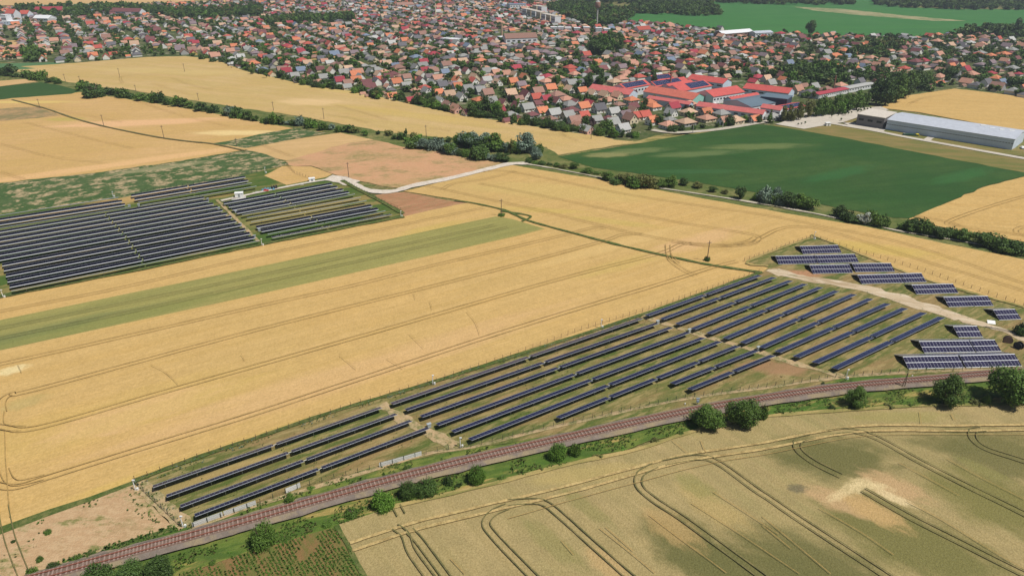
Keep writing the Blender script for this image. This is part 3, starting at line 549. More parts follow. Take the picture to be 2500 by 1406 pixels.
# ------------------------------------------------------------------ solar farms
def panel_mat(name, c, lw=0.07, lc=(.34,.35,.42), spec=.3):
    m, nt, b = newmat(name, 0.2, spec)
    uv = N(nt, 'ShaderNodeUVMap'); sx = N(nt, 'ShaderNodeSeparateXYZ'); nt.links.new(uv.outputs[0], sx.inputs[0])
    def line(sock, per, w):
        f = N(nt, 'ShaderNodeMath', operation='PINGPONG'); f.inputs[1].default_value = per / 2; nt.links.new(sock, f.inputs[0])
        l = N(nt, 'ShaderNodeMath', operation='LESS_THAN'); l.inputs[1].default_value = w / 2; nt.links.new(f.outputs[0], l.inputs[0]); return l.outputs[0]
    a = line(sx.outputs[0], 1.05, lw); bb = line(sx.outputs[1], 2.1, lw * 1.6)
    mx = N(nt, 'ShaderNodeMath', operation='MAXIMUM'); nt.links.new(a, mx.inputs[0]); nt.links.new(bb, mx.inputs[1])
    thin = line(sx.outputs[1], 1.05, lw * .5)
    # module to module tone
    sn = N(nt, 'ShaderNodeVectorMath', operation='SNAP'); sn.inputs[1].default_value = (1.05, 2.1, 1); nt.links.new(uv.outputs[0], sn.inputs[0])
    wn = N(nt, 'ShaderNodeTexWhiteNoise'); nt.links.new(sn.outputs[0], wn.inputs['Vector'])
    cc = mix(nt, wn.outputs['Value'], c, tuple(x * 1.5 for x in c))
    cc = mix(nt, mul(nt, thin, .5), cc, tuple(x*.4 for x in lc)); cc = mix(nt, mx.outputs[0], cc, lc)
    nt.links.new(cc, b.inputs['Base Color']); return m
PAN_E = panel_mat('solar_cells', (.009,.012,.048), .05, (.20,.22,.32), .18); PAN_W = panel_mat('solar_cells_dark', (.006,.006,.012), .03, (.05,.05,.06), .12); PAN_B = panel_mat('solar_cells_block', (.014,.013,.036), .06, (.42,.42,.48), .25)
ALU = plain('aluminium', (.72,.74,.74), .35, .5, .6, .05); ALU_W = plain('bright_aluminium', (.50,.51,.54), .8, .1, 0, .04); STEEL = plain('galvanised_steel', (.42,.44,.44), .5, .4, .5)
UNDER = plain('panel_underside', (.05,.05,.055), .8, .2); WHITE = plain('white_paint', (.78,.78,.75), .6, .3, 0, .05); WOOD = plain('pole_wood', (.16,.12,.09), .9, .1)
CONC = plain('concrete', (.50,.48,.44), .85, .2)
post_me = {}
def post_mesh(h):
    k = round(h, 2)
    if k not in post_me:
        mb = MB(); mb.box(-.07, .07, -.05, .05, 0, k); post_me[k] = mb.mesh('post', STEEL)
    return post_me[k]
def slab_uv(L, W, th, mats, name):
    """thin panel slab centred on y, x from 0 to L, with UVs in metres on its top"""
    me = bpy.data.meshes.new(name)
    vs = [(0,-W/2,0),(L,-W/2,0),(L,W/2,0),(0,W/2,0),(0,-W/2,-th),(L,-W/2,-th),(L,W/2,-th),(0,W/2,-th)]
    me.from_pydata(vs, [], [(0,1,2,3),(7,6,5,4),(0,4,5,1),(1,5,6,2),(2,6,7,3),(3,7,4,0)])
    for m in mats: me.materials.append(m)
    for p in me.polygons: p.material_index = 0 if p.index == 0 else (1 if p.index == 1 else 2)
    uv = me.uv_layers.new(name='UVMap')
    for li, (u, v) in zip(me.polygons[0].loop_indices, ((0,0),(L,0),(L,W),(0,W))): uv.data[li].uv = (u, v)
    me.update(); return me
def solar_row(a, b, gaps, tilt, label, group, W=2.25, hh=1.85, mat=None, rim=.07, rimmat=None, post_step=7.0, gapw=.9):
    """single-axis row: a, b photo pixels of the two ends of its middle line; tilt > 0 lifts the edge nearer the camera"""
    A, B = G(a[0], a[1], hh), G(b[0], b[1], hh); A.z = B.z = 0
    d = B - A; L = d.length; rz = math.atan2(d.y, d.x); root = empty('solar_row', A, rz)
    cuts = [0] + [(( G(*g, hh) - Vector((0,0,hh)) - A).dot(d) / L) for g in gaps] + [L]
    for i, (s, e) in enumerate(zip(cuts, cuts[1:])):
        s2 = s + (gapw/2 if i else 0); e2 = e - (gapw/2 if i < len(cuts) - 2 else 0)
        p = put('panel', slab_uv(e2 - s2, W, .05, [mat, UNDER, ALU], 'panel'), root, (s2, 0, hh))
        p.rotation_euler = (-R(tilt), 0, 0)     # -y edge (nearer the camera) goes up for tilt > 0
        mb = MB(); (mb.box(0, e2 - s2, -W/2 - .05, -W/2 - .003, -rim, .02) if rim < .2 else mb.add([(0,-W/2-.003,.02),(e2-s2,-W/2-.003,.02),(e2-s2,-W/2-rim*.8,-rim*.55),(0,-W/2-rim*.8,-rim*.55),(0,-W/2-.003,-.04),(e2-s2,-W/2-.003,-.04),(e2-s2,-W/2-rim*.8,-rim*.55-.06),(0,-W/2-rim*.8,-rim*.55-.06)], [(3,2,1,0),(4,5,6,7),(7,6,2,3),(0,1,5,4),(0,4,7,3),(1,2,6,5)])); mb.box(0, e2 - s2, W/2 + .003, W/2 + .05, -.06, .02)
        put('edge_rail', mb.mesh('edge_rail', rimmat or ALU), p)
    mb = MB(); mb.bar((0, 0, hh - .16), (L, 0, hh - .16), .07, 6); put('torque_tube', mb.mesh('torque_tube', STEEL), root)
    n = max(2, int(L / post_step))
    for k in range(n):
        put('post', post_mesh(hh - .2), root, (L * (k + .35) / n, 0, 0))
    return tag(root, label, 'solar panels', group)
TE = 24
e1 = [((373,1187),(930,994),[(672,1086)]),((406,1210),(967,1010),[(708,1103)]),((440,1235),(1003,1026),[(745,1123)]),((475,1257),(1045,1044),[(781,1142)])]
for i, (a, b, g) in enumerate(e1): solar_row(a, b, g, TE, f'blue solar row, {ordw(i+1)} from the wheat in the lower left four-row block', 'solar rows in the lower left block', mat=PAN_E)
e2 = [((956,985),(1565,777),[(1291,869)]),((991,1000),(1603,789),[(1327,882)]),((1028,1016),(1638,799),[(1364,896)]),((1067,1036),(1680,811),[(1405,911)]),((1105,1053),(1717,824),[(1444,925)]),
      ((1147,1072),(1757,833),[(1486,939)]),((1362,1019),(1801,844),[(1486,968),(1602,923),(1705,882)]),((1641,936),(1847,855),[(1745,895)]),((1683,950),(1887,867),[(1790,907)])]
for i, (a, b, g) in enumerate(e2): solar_row(a, b, g, TE - 4, f'blue solar row, {ordw(i+1)} from the wheat in the middle block beside the railway', 'solar rows in the middle block', mat=PAN_E)
e3l = [(1579,770),(1615,779),(1653,791),(1691,803),(1730,814),(1770,826),(1812,837),(1858,848),(1898,859),(1943,871),(1989,885),(2037,899)]
e3r = [(1855,672),(1890,677),(1930,685),(1966,693),(2003,701),(2043,710),(2085,718),(2125,729),(2167,741),(2209,752),(2255,763),(2299,774)]
e3g = [(1722,719),(1759,727),(1796,738),(1834,748),(1872,757),(1912,766),(1953,778),(1996,785),(2037,800),(2083,809),(2129,822),(2175,832)]
for i in range(12): solar_row(e3l[i], e3r[i], [e3g[i]], TE - 8, f'blue solar row, {ordw(i+1)} from the wheat in the right block beside the pale track', 'solar rows in the right block', mat=PAN_E)
# west farm
def wrow(a, b, kind, label, group, gaps=()):
    # kinds: 'full' panels lean to the camera, 'thin' panels stand edge-on to it
    return solar_row(a, b, gaps, {'full': -6, 'semi': 8, 'thin': 22}[kind], label, group, mat=PAN_W, rim=.205 if kind == 'full' else .13, rimmat=ALU_W if kind == 'full' else ALU, post_step=11, gapw=.5)
lefts = [(-90,580),(-90,591),(-90,602),(-90,613),(-90,625),(-90,637),(-90,649),(5,646),(9,658),(14,672),(18,685),(23,698),(28,710)]
for i, (x, y) in enumerate(lefts):
    t = i / 12; xr = 498 + (632 - 498) * t
    yr = -145 + (y + 145) * (4237 - xr) / (4237 - x)
    wrow((x, y), (xr, yr), 'thin' if i == 12 else 'full', f'dark solar row with bright rim, {ordw(i+1)} from the top in the large left block' if i < 12 else 'thin edge-on solar row, lowest of the large left block', 'solar rows in the large left block',
         [(xr - 240 - 3*i, -145 + (y + 145) * (4237 - (xr - 240 - 3*i)) / (4237 - x))])
for i, (a, b, k) in enumerate([((-90,540),(289,482),'thin'),((-90,549),(298,490),'full'),((-90,561),(305,498),'full'),((-90,571),(314,506),'thin')]):
    wrow(a, b, k, f'{"thin edge-on" if k == "thin" else "dark"} solar row, {ordw(i+1)} from the top in the short block at the left edge', 'solar rows in the upper left block')
for i, (a, b, k) in enumerate([((320,477),(598,431),'full'),((328,486),(605,440),'full'),((337,494),(614,447),'thin'),((345,502),(625,455),'thin')]):
    wrow(a, b, k, f'{"thin edge-on" if k == "thin" else "dark"} solar row, {ordw(i+1)} from the top in the four-row block by weedy field', 'solar rows in the upper middle block', [((a[0]+b[0])/2, (a[1]+b[1])/2)])
wl = [((545,496),(810,448),'full'),((557,504),(823,455),'full'),((566,511),(837,462),'full'),((577,519),(851,468),'full'),((590,525),(865,474),'thin'),((602,532),(879,482),'thin'),((612,542),(893,490),'thin'),
      ((625,554),(907,501),'full'),((637,563),(922,509),'full'),((652,572),(939,515),'thin'),((664,580),(955,523),'semi')]
for i, (a, b, k) in enumerate(wl):
    wrow(a, b, k, f'{"thin edge-on" if k == "thin" else "dark"} solar row, {ordw(i+1)} from the top in the block by the gravel road', 'solar rows by the gravel road', [((a[0]*.52+b[0]*.48), (a[1]*.52+b[1]*.48))])
# fixed double-pitch panel blocks
def block(ll, lr, label, W=4.3, tilt=24, h0=.55):
    A, B = G(ll[0], ll[1], h0), G(lr[0], lr[1], h0); A.z = B.z = 0; d = B - A; L = d.length; rz = math.atan2(d.y, d.x)
    root = empty('panel_block', A, rz); c, s = math.cos(R(tilt)), math.sin(R(tilt))
    me = slab_uv(L, W, .06, [PAN_B, UNDER, ALU], 'panel_slope')
    p = put('front_slope', me, root, (0, W/2*c, h0 + W/2*s)); p.rotation_euler = (R(tilt), 0, 0)
    q = put('rear_slope', slab_uv(L, W, .06, [PAN_B, UNDER, ALU], 'panel_slope'), root, (0, W*c*1.5 + .12, h0 + W/2*s)); q.rotation_euler = (-R(tilt), 0, 0)
    for o, sg in ((p, 1), (q, -1)):
        mb = MB()
        for yy in (-W/2, 0, W/2): mb.box(0, L, yy - .05, yy + .05, .004 if yy == 0 else -.08, .03)
        put('rail', mb.mesh('rail', ALU), o)
    n = max(2, int(L / 5) + 1)
    for k in range(n):
        mb = MB(); x = .15 + (L - .3) * k / (n - 1)
        mb.bar((0, 0, h0 - .12), (0, W*c, h0 + W*s - .12), .05, 4); mb.bar((0, W*c, h0 + W*s - .12), (0, 2*W*c, h0 - .12), .05, 4)
        for yy, hz in ((.1, h0), (W*c, h0 + W*s), (2*W*c - .1, h0)): mb.bar((0, yy, 0), (0, yy, hz - .1), .06, 4)
        put('truss', mb.mesh('truss', STEEL), root, (x, 0, 0))
    return tag(root, label, 'solar panels', 'double-pitched panel blocks')
for ll, lr, lb in [((1961,620),(2055,617),'topmost double-pitched panel block near the white corner camera pole'),
    ((1901,645),(1996,643),'left half of the second double-pitched panel row from the top'), ((1998,643),(2097,640),'right half of the second double-pitched panel row from the top'),
    ((1985,668),(2083,666),'left half of the third double-pitched panel row from the top'), ((2089,664),(2185,663),'right half of the third double-pitched panel row from the top'),
    ((2104,693),(2207,690),'longer left part of the fourth double-pitched panel row'), ((2209,690),(2262,688),'shorter right part of the fourth double-pitched panel row'),
    ((2238,718),(2340,715),'single double-pitched panel block above the pale track, fifth from top'), ((2317,749),(2426,746),'double-pitched panel block near the right fence, sixth from top'),
    ((2440,781),(2494,779),'small double-pitched panel block at the right edge above the track'), ((2341,823),(2400,822),'small double-pitched panel block just below the pale track'),
    ((2257,861),(2381,859),'left part of the second lowest double-pitched panel row'), ((2384,859),(2445,857),'short right part of the second lowest double-pitched panel row'),
    ((2218,900),(2355,897),'left part of the lowest double-pitched panel row by the railway'), ((2359,897),(2495,893),'right part of the lowest double-pitched panel row by the railway')]:
    block(ll, lr, lb)

# ------------------------------------------------------------------ railway
RL = [(60,1430),(150,1406),(330,1356),(500,1310),(630,1273),(900,1196),(1080,1149),(1260,1106),(1450,1063),(1675,1014),(1860,982),(2057,953),(2270,934),(2410,921),(2600,908)]
rw = resample(smoothline([G(*p) for p in RL], 8), 1.0)
mb = MB()
prof = [(-2.3, .02), (-1.5, .42), (1.5, .42), (2.7, .02)]
vs = []
for i, p in enumerate(rw):
    d = (rw[min(i+1, len(rw)-1)] - rw[max(i-1, 0)]).normalized(); n = Vector((d.y, -d.x, 0))
    vs += [tuple(p + n * (o + (.35 * noise.noise(p*.2 + Vector((o, 0, 0))) if abs(o) > 3 else 0)) + Vector((0, 0, z + layer[0]))) for o, z in prof]
zr = layer[0] + .42
mb.add(vs, [(4*i+j, 4*i+4+j, 4*i+5+j, 4*i+1+j) for i in range(len(rw)-1) for j in range(3)])
for i in range(len(mb.m)): mb.m[i] = 1 if i % 3 != 1 else 0
bed = put('track_bed', mb.mesh('track_bed', M['ballast'], M['ballast_edge'])); tag(bed, kind='structure')
ribbon('ballast_shoulder', [(x, y + 1) for x, y in RL[1:]], 5.3, M['ballast_edge'], .25)
RUST = plain('rusty_rail', (.23,.085,.055), .7, .3, 0, .1); SLEEP = plain('sleeper_concrete', (.36,.26,.215), .9, .1, 0, .3, 1.5); 
rail_root = empty('railway_track', rw[0] + Vector((0, 0, 0))); o0 = rail_root.location.copy()
for off in (-.76, .76):
    L = []
    for i, p in enumerate(rw):
        d = (rw[min(i+1, len(rw)-1)] - rw[max(i-1, 0)]).normalized(); n = Vector((d.y, -d.x, 0))
        L.append([p + n * (off + o) + Vector((0, 0, zr + z)) - o0 for o, z in ((-.11, .14), (-.11, .30), (.11, .30), (.11, .14))])
    m2 = MB(); m2.add([q for c4 in L for q in c4], [(4*i+j, 4*i+j+1, 4*i+5+j, 4*i+4+j) for i in range(len(L)-1) for j in range(3)])
    put('rail', m2.mesh('rail', RUST), rail_root)
sm = MB(); sm.box(-.16, .16, -1.3, 1.3, -.06, .14); sleeper = sm.mesh('sleeper', SLEEP)
fine_ = resample(smoothline([G(*p) for p in RL], 8), .3); acc = 0; pos = []
for a, b in zip(fine_, fine_[1:]):
    acc += (b - a).length
    if acc > .68: acc = 0; pos.append((b, math.atan2((b-a).y, (b-a).x)))
pos.sort(key=lambda q: q[0].y); near_s = [q for q in pos if -75 < q[0].x < 200][:100]; rest = [q for q in pos if q not in near_s]
for p, a in near_s: put('sleeper', sleeper, rail_root, p + Vector((0, 0, zr)) - o0, a)
m3 = MB()
for p, a in rest:
    ca, sa = math.cos(a), math.sin(a); c = p - o0; n0 = len(m3.v); m3.box(-.16, .16, -1.3, 1.3, -.06, .14)
    for k in range(n0, len(m3.v)):
        x, y, z = m3.v[k]; m3.v[k] = (c.x + x*ca - y*sa, c.y + x*sa + y*ca, z + zr)
tag(put('sleepers', m3.mesh('sleepers', SLEEP), rail_root), kind='stuff')
tag(rail_root, 'single railway line with rusty rails crossing between the solar farm and unripe wheat', 'railway track')

# ------------------------------------------------------------------ poles, fences, farm things
def cam_pole(x, yb, hpx, label, h=None):
    s = S(yb) * .86; hm = h or hpx / s; root = empty('camera_pole', G(x, yb))
    mb = MB(); mb.lathe([(.13, 0), (.11, hm*.5), (.08, hm)], 8); put('mast', mb.mesh('mast', WHITE), root)
    mb = MB(); mb.box(-.12, .45, -.12, .12, hm - .1, hm + .18); put('camera', mb.mesh('camera', WHITE), root)
    mb = MB(); mb.box(.35, .75, -.2, .2, 0.3, 1.1); mb.box(.5, .6, -.05, .05, 0, .3); put('cabinet', mb.mesh('cabinet', WHITE), root)
    return tag(root, label, 'camera pole', 'white camera poles of the solar farms')
for x, y, h, lb in [(332,1199,30,'white camera pole at the left corner of the near solar farm'), (448,1289,33,'white camera pole at the bottom corner of the near solar farm by the rails'),
    (1057,941,25,'white camera pole on the wheat side of the near solar farm, left one'), (1467,802,21,'white camera pole on the wheat side of the near solar farm, right one'),
    (1124,1094,27,'white camera pole at the railway end of the dirt aisle'), (2064,928,26,'white camera pole beside the rails near the last long row'), (1986,586,18,'white camera pole at the top corner of the double-pitched blocks'),
    (9,728,19,'white camera pole at the bottom left corner of the far farm'), (640,601,16,'white camera pole below the gap between the two big far blocks'), (979,531,14,'white camera pole at the right tip of the far farm'),
    (648,424,13,'white camera pole behind the far farm beside the weedy field'), (277,482,12,'white camera pole above the short block at the left edge')]: cam_pole(x, y, h, lb)
def util_pole(x, yb, hpx, label, mat=None, arm=True):
    s = S(yb) * .86; hm = hpx / s; root = empty('utility_pole', G(x, yb), R(20))
    mb = MB(); mb.lathe([(.19, 0), (.13, hm)], 8); put('pole_shaft', mb.mesh('pole_shaft', mat or WOOD), root)
    if arm:
        mb = MB(); mb.box(-.9, .9, -.07, .07, hm - .9, hm - .75); put('crossarm', mb.mesh('crossarm', mat or WOOD), root)
        for k in (-.8, 0, .8):
            mb = MB(); mb.lathe([(.06, 0), (.09, .12), (.05, .3)], 6); put('insulator', mb.mesh('insulator', CONC), root, (k, 0, hm - .75 if k else hm))
    return tag(root, label, 'utility pole', 'utility poles')
for x, y, h, lb in [(1726,638,46,'dark wooden pole in the wheat with a bush at its foot'), (1224,529,39,'dark wooden pole at the end of the green wheat strip'), (852,436,35,'dark wooden pole by the bend of the white gravel road'),
    (578,357,17,'thin pole at the tip of the small weedy field'), (401,340,29,'wooden pole with crossarm beside the track between the left wheat fields'), (254,309,25,'wooden pole near the brown scrub patch'), (98,265,20,'wooden pole at far left above the scrub patch'),
    (1041,337,27,'wooden pole at the lower edge of the upper wheat, by the sparse hedge'), (791,291,23,'wooden pole behind the hedge in the upper wheat, right one'), (668,271,19,'wooden pole behind the hedge above a small tree'),
    (485,246,16,'wooden pole with wide crossarm behind the long hedge'), (332,223,13,'small pole behind the left part of the long hedge'), (197,206,17,'pole beside the wide dark thicket'), (160,200,16,'pole left of the thicket in the upper wheat'),
    (293,190,19,'pole alone in the left of the upper wheat field'), (451,176,17,'pole alone in the middle of the upper wheat field'), (565,167,14,'pole in the wheat near the town edge'), (1443,340,34,'wooden pole at the right end of the upper wheat by the houses')]: util_pole(x, y, h, lb)
for x, y, h, lb in [(1644,318,27,'pale concrete pole beside the bend of the town road'), (1691,326,19,'short concrete pole by the road at the green field edge'), (1764,314,22,'concrete pole in front of the tan hipped house by the road'),
    (1833,305,20,'concrete pole near the yellow van'), (1816,287,20,'tall lamp pole in front of the long red factory roof')]: util_pole(x, y, h, lb, CONC, False)
# twin-legged leaning rail pole and lattice pylon
root = empty('rail_signal_pole', G(2203,951), R(10)); mb = MB(); hm = 42 / (S(951)*.86)
mb.bar((-.5, 0, 0), (.15, 0, hm), .12, 6, .09); put('leg', mb.mesh('leg', WOOD), root)
mb = MB(); mb.bar((.5, 0, 0), (.25, 0, hm), .12, 6, .09); put('leg', mb.mesh('leg', WOOD), root)
mb = MB(); mb.box(-.25, .45, -.06, .06, hm*.55, hm*.55 + .15); put('crosspiece', mb.mesh('crosspiece', WOOD), root)
tag(root, 'twin-legged wooden pole standing beside the rails in front of the lowest panel block', 'pole')
root = empty('lattice_pylon', G(2497,818)); mb = MB(); hm = 19.0
for k in range(4):
    sx, sy = ((-1,-1),(1,-1),(1,1),(-1,1))[k]; mb.bar((sx*.9, sy*.9, 0), (sx*.25, sy*.25, hm), .05, 4)
for j in range(10):
    z0, z1 = hm*j/10, hm*(j+1)/10; w0, w1 = .9-.65*j/10, .9-.65*(j+1)/10
    for k in range(4):
        a = ((-1,-1),(1,-1),(1,1),(-1,1))[k]; b = ((-1,-1),(1,-1),(1,1),(-1,1))[(k+1) % 4]
        mb.bar((a[0]*w0, a[1]*w0, z0), (b[0]*w1, b[1]*w1, z1), .03, 4); mb.bar((b[0]*w0, b[1]*w0, z0), (a[0]*w1, a[1]*w1, z1), .03, 4)
put('lattice_tower', mb.mesh('lattice_tower', STEEL), root)
mb = MB(); mb.box(-1.6, 1.6, -.06, .06, hm - 1.2, hm - 1.05); put('crossarm', mb.mesh('crossarm', STEEL), root)
tag(root, 'thin lattice pylon at the right edge with a dark bush at its foot', 'pylon')
# trackside cabinet and markers
root = empty('signal_cabinet', G(1702,990)); mb = MB(); mb.bar((0,0,0),(0,0,2.2),.07,6); put('post', mb.mesh('post', STEEL), root)
mb = MB(); mb.box(-.35,.35,-.2,.2,1.2,2.0); mb.box(-.5,.5,-.1,.1,2.3,2.6); put('signal_box', mb.mesh('signal_box', plain('pale_blue', (.35,.42,.5), .6)), root)
tag(root, 'pale blue trackside signal post standing above the touching pair of trees', 'signal')
for i, (x, y) in enumerate([(648,1258),(1078,1134),(1564,1050),(1672,990),(2226,922)]):
    mb = MB(); mb.box(-.14,.14,-.1,.1,0,.9); mb.box(-.2,.2,-.16,.16,0,.12); tag(put('marker_stone', mb.mesh('marker_stone', WHITE), None, G(x, y)), f'small white marker stone beside the rails, {ordw(i+1)} from left', 'marker', 'trackside markers')
# fences
def fence(pts, label, color, h=1.9, step=2.6, screens=()):
    w = resample([G(*p) for p in pts], .4); root = empty('wire_fence', w[0]); o0 = w[0].copy()
    pm = MB(); pm.box(-.05, .05, -.05, .05, 0, h); pme = pm.mesh('post', color); acc = step; pos = []
    for a, b in zip(w, w[1:]):
        acc += (b - a).length
        if acc >= step: acc = 0; pos.append(b - o0)
    pos.sort(key=lambda q: q.y)
    for p in pos[:100]: put('post', pme, root, p)
    if len(pos) > 100:
        m = MB()
        for p in pos[100:]: m.box(p.x-.05, p.x+.05, p.y-.05, p.y+.05, 0, h)
        tag(put('posts', m.mesh('posts', color), root), kind='stuff')
    m = MB(); ww = resample([G(*p) - o0 for p in pts], 8)
    for z in (.1, .5, .9, 1.3, h - .06):
        for a, b in zip(ww, ww[1:]): m.bar(a + Vector((0,0,z)), b + Vector((0,0,z)), .018, 3)
    put('wire', m.mesh('wire', color), root)
    for (a, b) in screens:
        A, B = G(*a) - o0, G(*b) - o0; d = (B - A).normalized(); nrm = Vector((-d.y, d.x, 0)); m = MB(); L = (B - A).length; k = 0
        n = int(L / .16)
        for i in range(n):
            p0 = A + d * (L * i / n) + nrm * .08; p1 = p0 + d * .145
            m.add([p0 + Vector((0,0,.15)), p1 + Vector((0,0,.15)), p1 + Vector((0,0,h-.1)), p0 + Vector((0,0,h-.1)), p0 + nrm*.03 + Vector((0,0,.15)), p1 + nrm*.03 + Vector((0,0,.15)), p1 + nrm*.03 + Vector((0,0,h-.1)), p0 + nrm*.03 + Vector((0,0,h-.1))],
                  [(0,1,2,3),(5,4,7,6),(1,5,6,2),(4,0,3,7),(3,2,6,7)])
        put('screen', m.mesh('screen', WHITE), root)
    return tag(root, label, 'fence')
FG = plain('fence_green', (.045,.07,.05), .7, .3); FR = plain('fence_rust', (.16,.10,.07), .8, .2)
fence([(470,1292),(628,1236),(727,1195),(927,1144),(1060,1106),(1158,1093),(1291,1059),(1470,1018),(1675,975),(1880,947),(2039,924),(2218,911),(2398,903),(2560,897)], 'wire fence with white slatted sections along the railway side of the solar farm', FG,
      screens=[((472,1291),(546,1264)), ((549,1263),(627,1236)), ((927,1144),(1030,1115)), ((700,1207),(735,1192))])
fence([(445,1291),(400,1248),(326,1178)], 'wire fence at the left end of the near solar farm', FG)
fence([(326,1178),(500,1115),(676,1058),(860,993),(1050,938),(1260,868),(1419,808),(1573,762),(1726,711),(1862,664)], 'wire fence between the big wheat field and the near solar rows', FR)
fence([(1815,640),(1860,625),(1930,599),(1985,581)], 'short fence from the grass balk up to the top corner camera pole', FR)
fence([(1985,581),(2090,615),(2244,661),(2370,706),(2500,750),(2600,785)], 'wire fence between the right wheat field and the double-pitched blocks', FR)
fence([(835,442),(870,461),(905,480),(983,518)], 'wire fence along the right end of the far solar farm', FG)
fence([(330,476),(602,427),(700,405)], 'wire fence behind the far solar farm beside the weedy field', FG)
fence([(700,405),(720,425),(760,440)], 'short fence line at the small wheat patch behind the far farm', FR)
# transformer houses
def kiosk(x, y, L, W_, h, label, rz, wall=WHITE, roofm=WHITE, name='transformer_house'):
    root = empty(name, G(x, y), rz); mb = MB(); mb.box(-L/2, L/2, -W_/2, W_/2, 0, h); put('wall', mb.mesh('wall', wall), root)
    mb = MB(); mb.box(-L/2 - .15, L/2 + .15, -W_/2 - .15, W_/2 + .15, h, h + .2); put('roof', mb.mesh('roof', roofm), root)
    mb = MB(); mb.box(-.45, .45, -W_/2 - .04, -W_/2 - .003, .1, 2.0); put('door', mb.mesh('door', STEEL), root); return tag(root, label, 'building')
kiosk(585,482,3.8,2.6,2.4,'white transformer house on a slab between the far solar blocks', R(15)); kiosk(762,444,3.0,2.2,1.9,'small white transformer box beside the gravel apron', R(20)); kiosk(2020,308,3.4,2.4,2.2,'small white kiosk at the edge of the parking lot', R(10))
mb = MB(); mb.box(-3.6,3.0,-2.6,2.2,0,.25); tag(put('concrete_slab', mb.mesh('concrete_slab', CONC), None, G(585,484), R(15)), 'pale concrete slab under the white transformer house', 'slab')
def drum(x, y, r, rz, label, mat):
    root = empty('cable_drum', G(x, y), rz)
    for sgn in (-1, 1):
        m = MB(); m.bar((sgn*.55, 0, r), (sgn*.65, 0, r), r, 16); put('flange', m.mesh('flange', mat), root)
    m = MB(); m.bar((-.55, 0, r), (.55, 0, r), r*.55, 12); put('core', m.mesh('core', UNDER), root); return tag(root, label, 'cable drum')
drum(667,463,1.1,R(30),'black cable drum behind the far farm, left of two',UNDER); drum(673,462,1.1,R(40),'black cable drum behind the far farm, right of two',UNDER)
drum(2458,838,1.3,R(70),'brown cable drum beside the pale track at right',plain('drum_wood',(.2,.13,.10))); drum(2484,852,1.3,R(20),'black cable drum beside the lowest panel rows',UNDER)
TARP = plain('blue_tarp', (.10,.24,.32), .6); 
mb = MB(); r_ = random.Random(3)
for k in range(14):
    t = r_.random()*6.28; q = r_.random()*2.6; mb.lathe([(r_.uniform(.5,1.1), 0), (r_.uniform(.4,.9), .5), (.15, r_.uniform(.8,1.3))], 7, 0, q*math.cos(t)*1.6, q*math.sin(t)*.6)
tag(put('tarpaulin_heap', mb.mesh('tarpaulin_heap', TARP), None, G(652,464), R(-5)), 'blue grey tarpaulin heap beside the cable drums', 'heap')
mb = MB(); mb.box(-1.2,1.2,-.6,.6,0,.9); mb.box(-1.0,.2,-.5,.5,.9,1.2); tag(put('crate', mb.mesh('crate', plain('red_crate',(.5,.04,.03),.6)), None, G(650,468), R(5)), 'red crate in front of the tarpaulin heap', 'crate')
for i, (x, y, rz) in enumerate([(630,470,.2),(640,470,.4),(735,452,.3),(623,472,.1)]):
    mb = MB(); mb.box(-1.4,1.4,-.5,.5,0,.25); mb.box(-1.2,1.2,-.4,.4,.25,.5); tag(put('pallet_stack', mb.mesh('pallet_stack', CONC), None, G(x, y), rz), f'pale stack of pallets behind the far farm, {ordw(i+1)} placed', 'pallets', 'pallet stacks behind the far farm')
for i, (x, y, rz) in enumerate([(2447,842,.6),(2475,838,-.5),(2492,840,-.4)]):
    mb = MB(); mb.box(-1.3,1.3,-.5,.5,.1,.2); mb.box(-1.2,-1.,-.5,.5,0,.1); mb.box(1.,1.2,-.5,.5,0,.1); tag(put('board', mb.mesh('board', plain('pale_board',(.66,.55,.4))), None, G(x, y), rz), f'pale board lying near the brown cable drum, {ordw(i+1)} from left', 'board', 'pale boards by the drums')
mb = MB(); mb.add([(-1.2,-.8,.2),(1.2,-.8,.2),(1.2,.7,1.1),(-1.2,.7,1.1),(-1.2,-.8,.12),(1.2,-.8,.12),(1.2,.7,1.02),(-1.2,.7,1.02)], [(0,1,2,3),(7,6,5,4),(0,4,5,1),(1,5,6,2),(2,6,7,3),(3,7,4,0)]); mb.box(-1,-.9,.5,.6,0,.95); mb.box(.9,1,.5,.6,0,.95)
tag(put('tilted_board', mb.mesh('tilted_board', WHITE), None, G(2419,791), R(-15)), 'white tilted board standing above the pale track', 'board')
bxm = MB(); bxm.box(-.5,.5,-.3,.3,.5,1.6); bxm.box(-.4,-.3,-.1,.1,0,.5); bxm.box(.3,.4,-.1,.1,0,.5); bxm.box(-.6,.6,-.42,.42,1.6,1.68); inv = bxm.mesh('inverter_box', plain('inverter', (.36,.40,.41), .6))
for i, (x, y) in enumerate([(1048,1046),(1605,793),(1682,814),(1850,857),(508,492),(535,514),(563,535),(588,554),(622,583),(577,522),(634,567),(317,508),(340,506)]):
    tag(put('inverter_box', inv, None, G(x, y), R(32)), f'pale inverter box at the end of a solar row, {ordw(i+1)} of those in view', 'inverter', 'inverter boxes at the row ends')

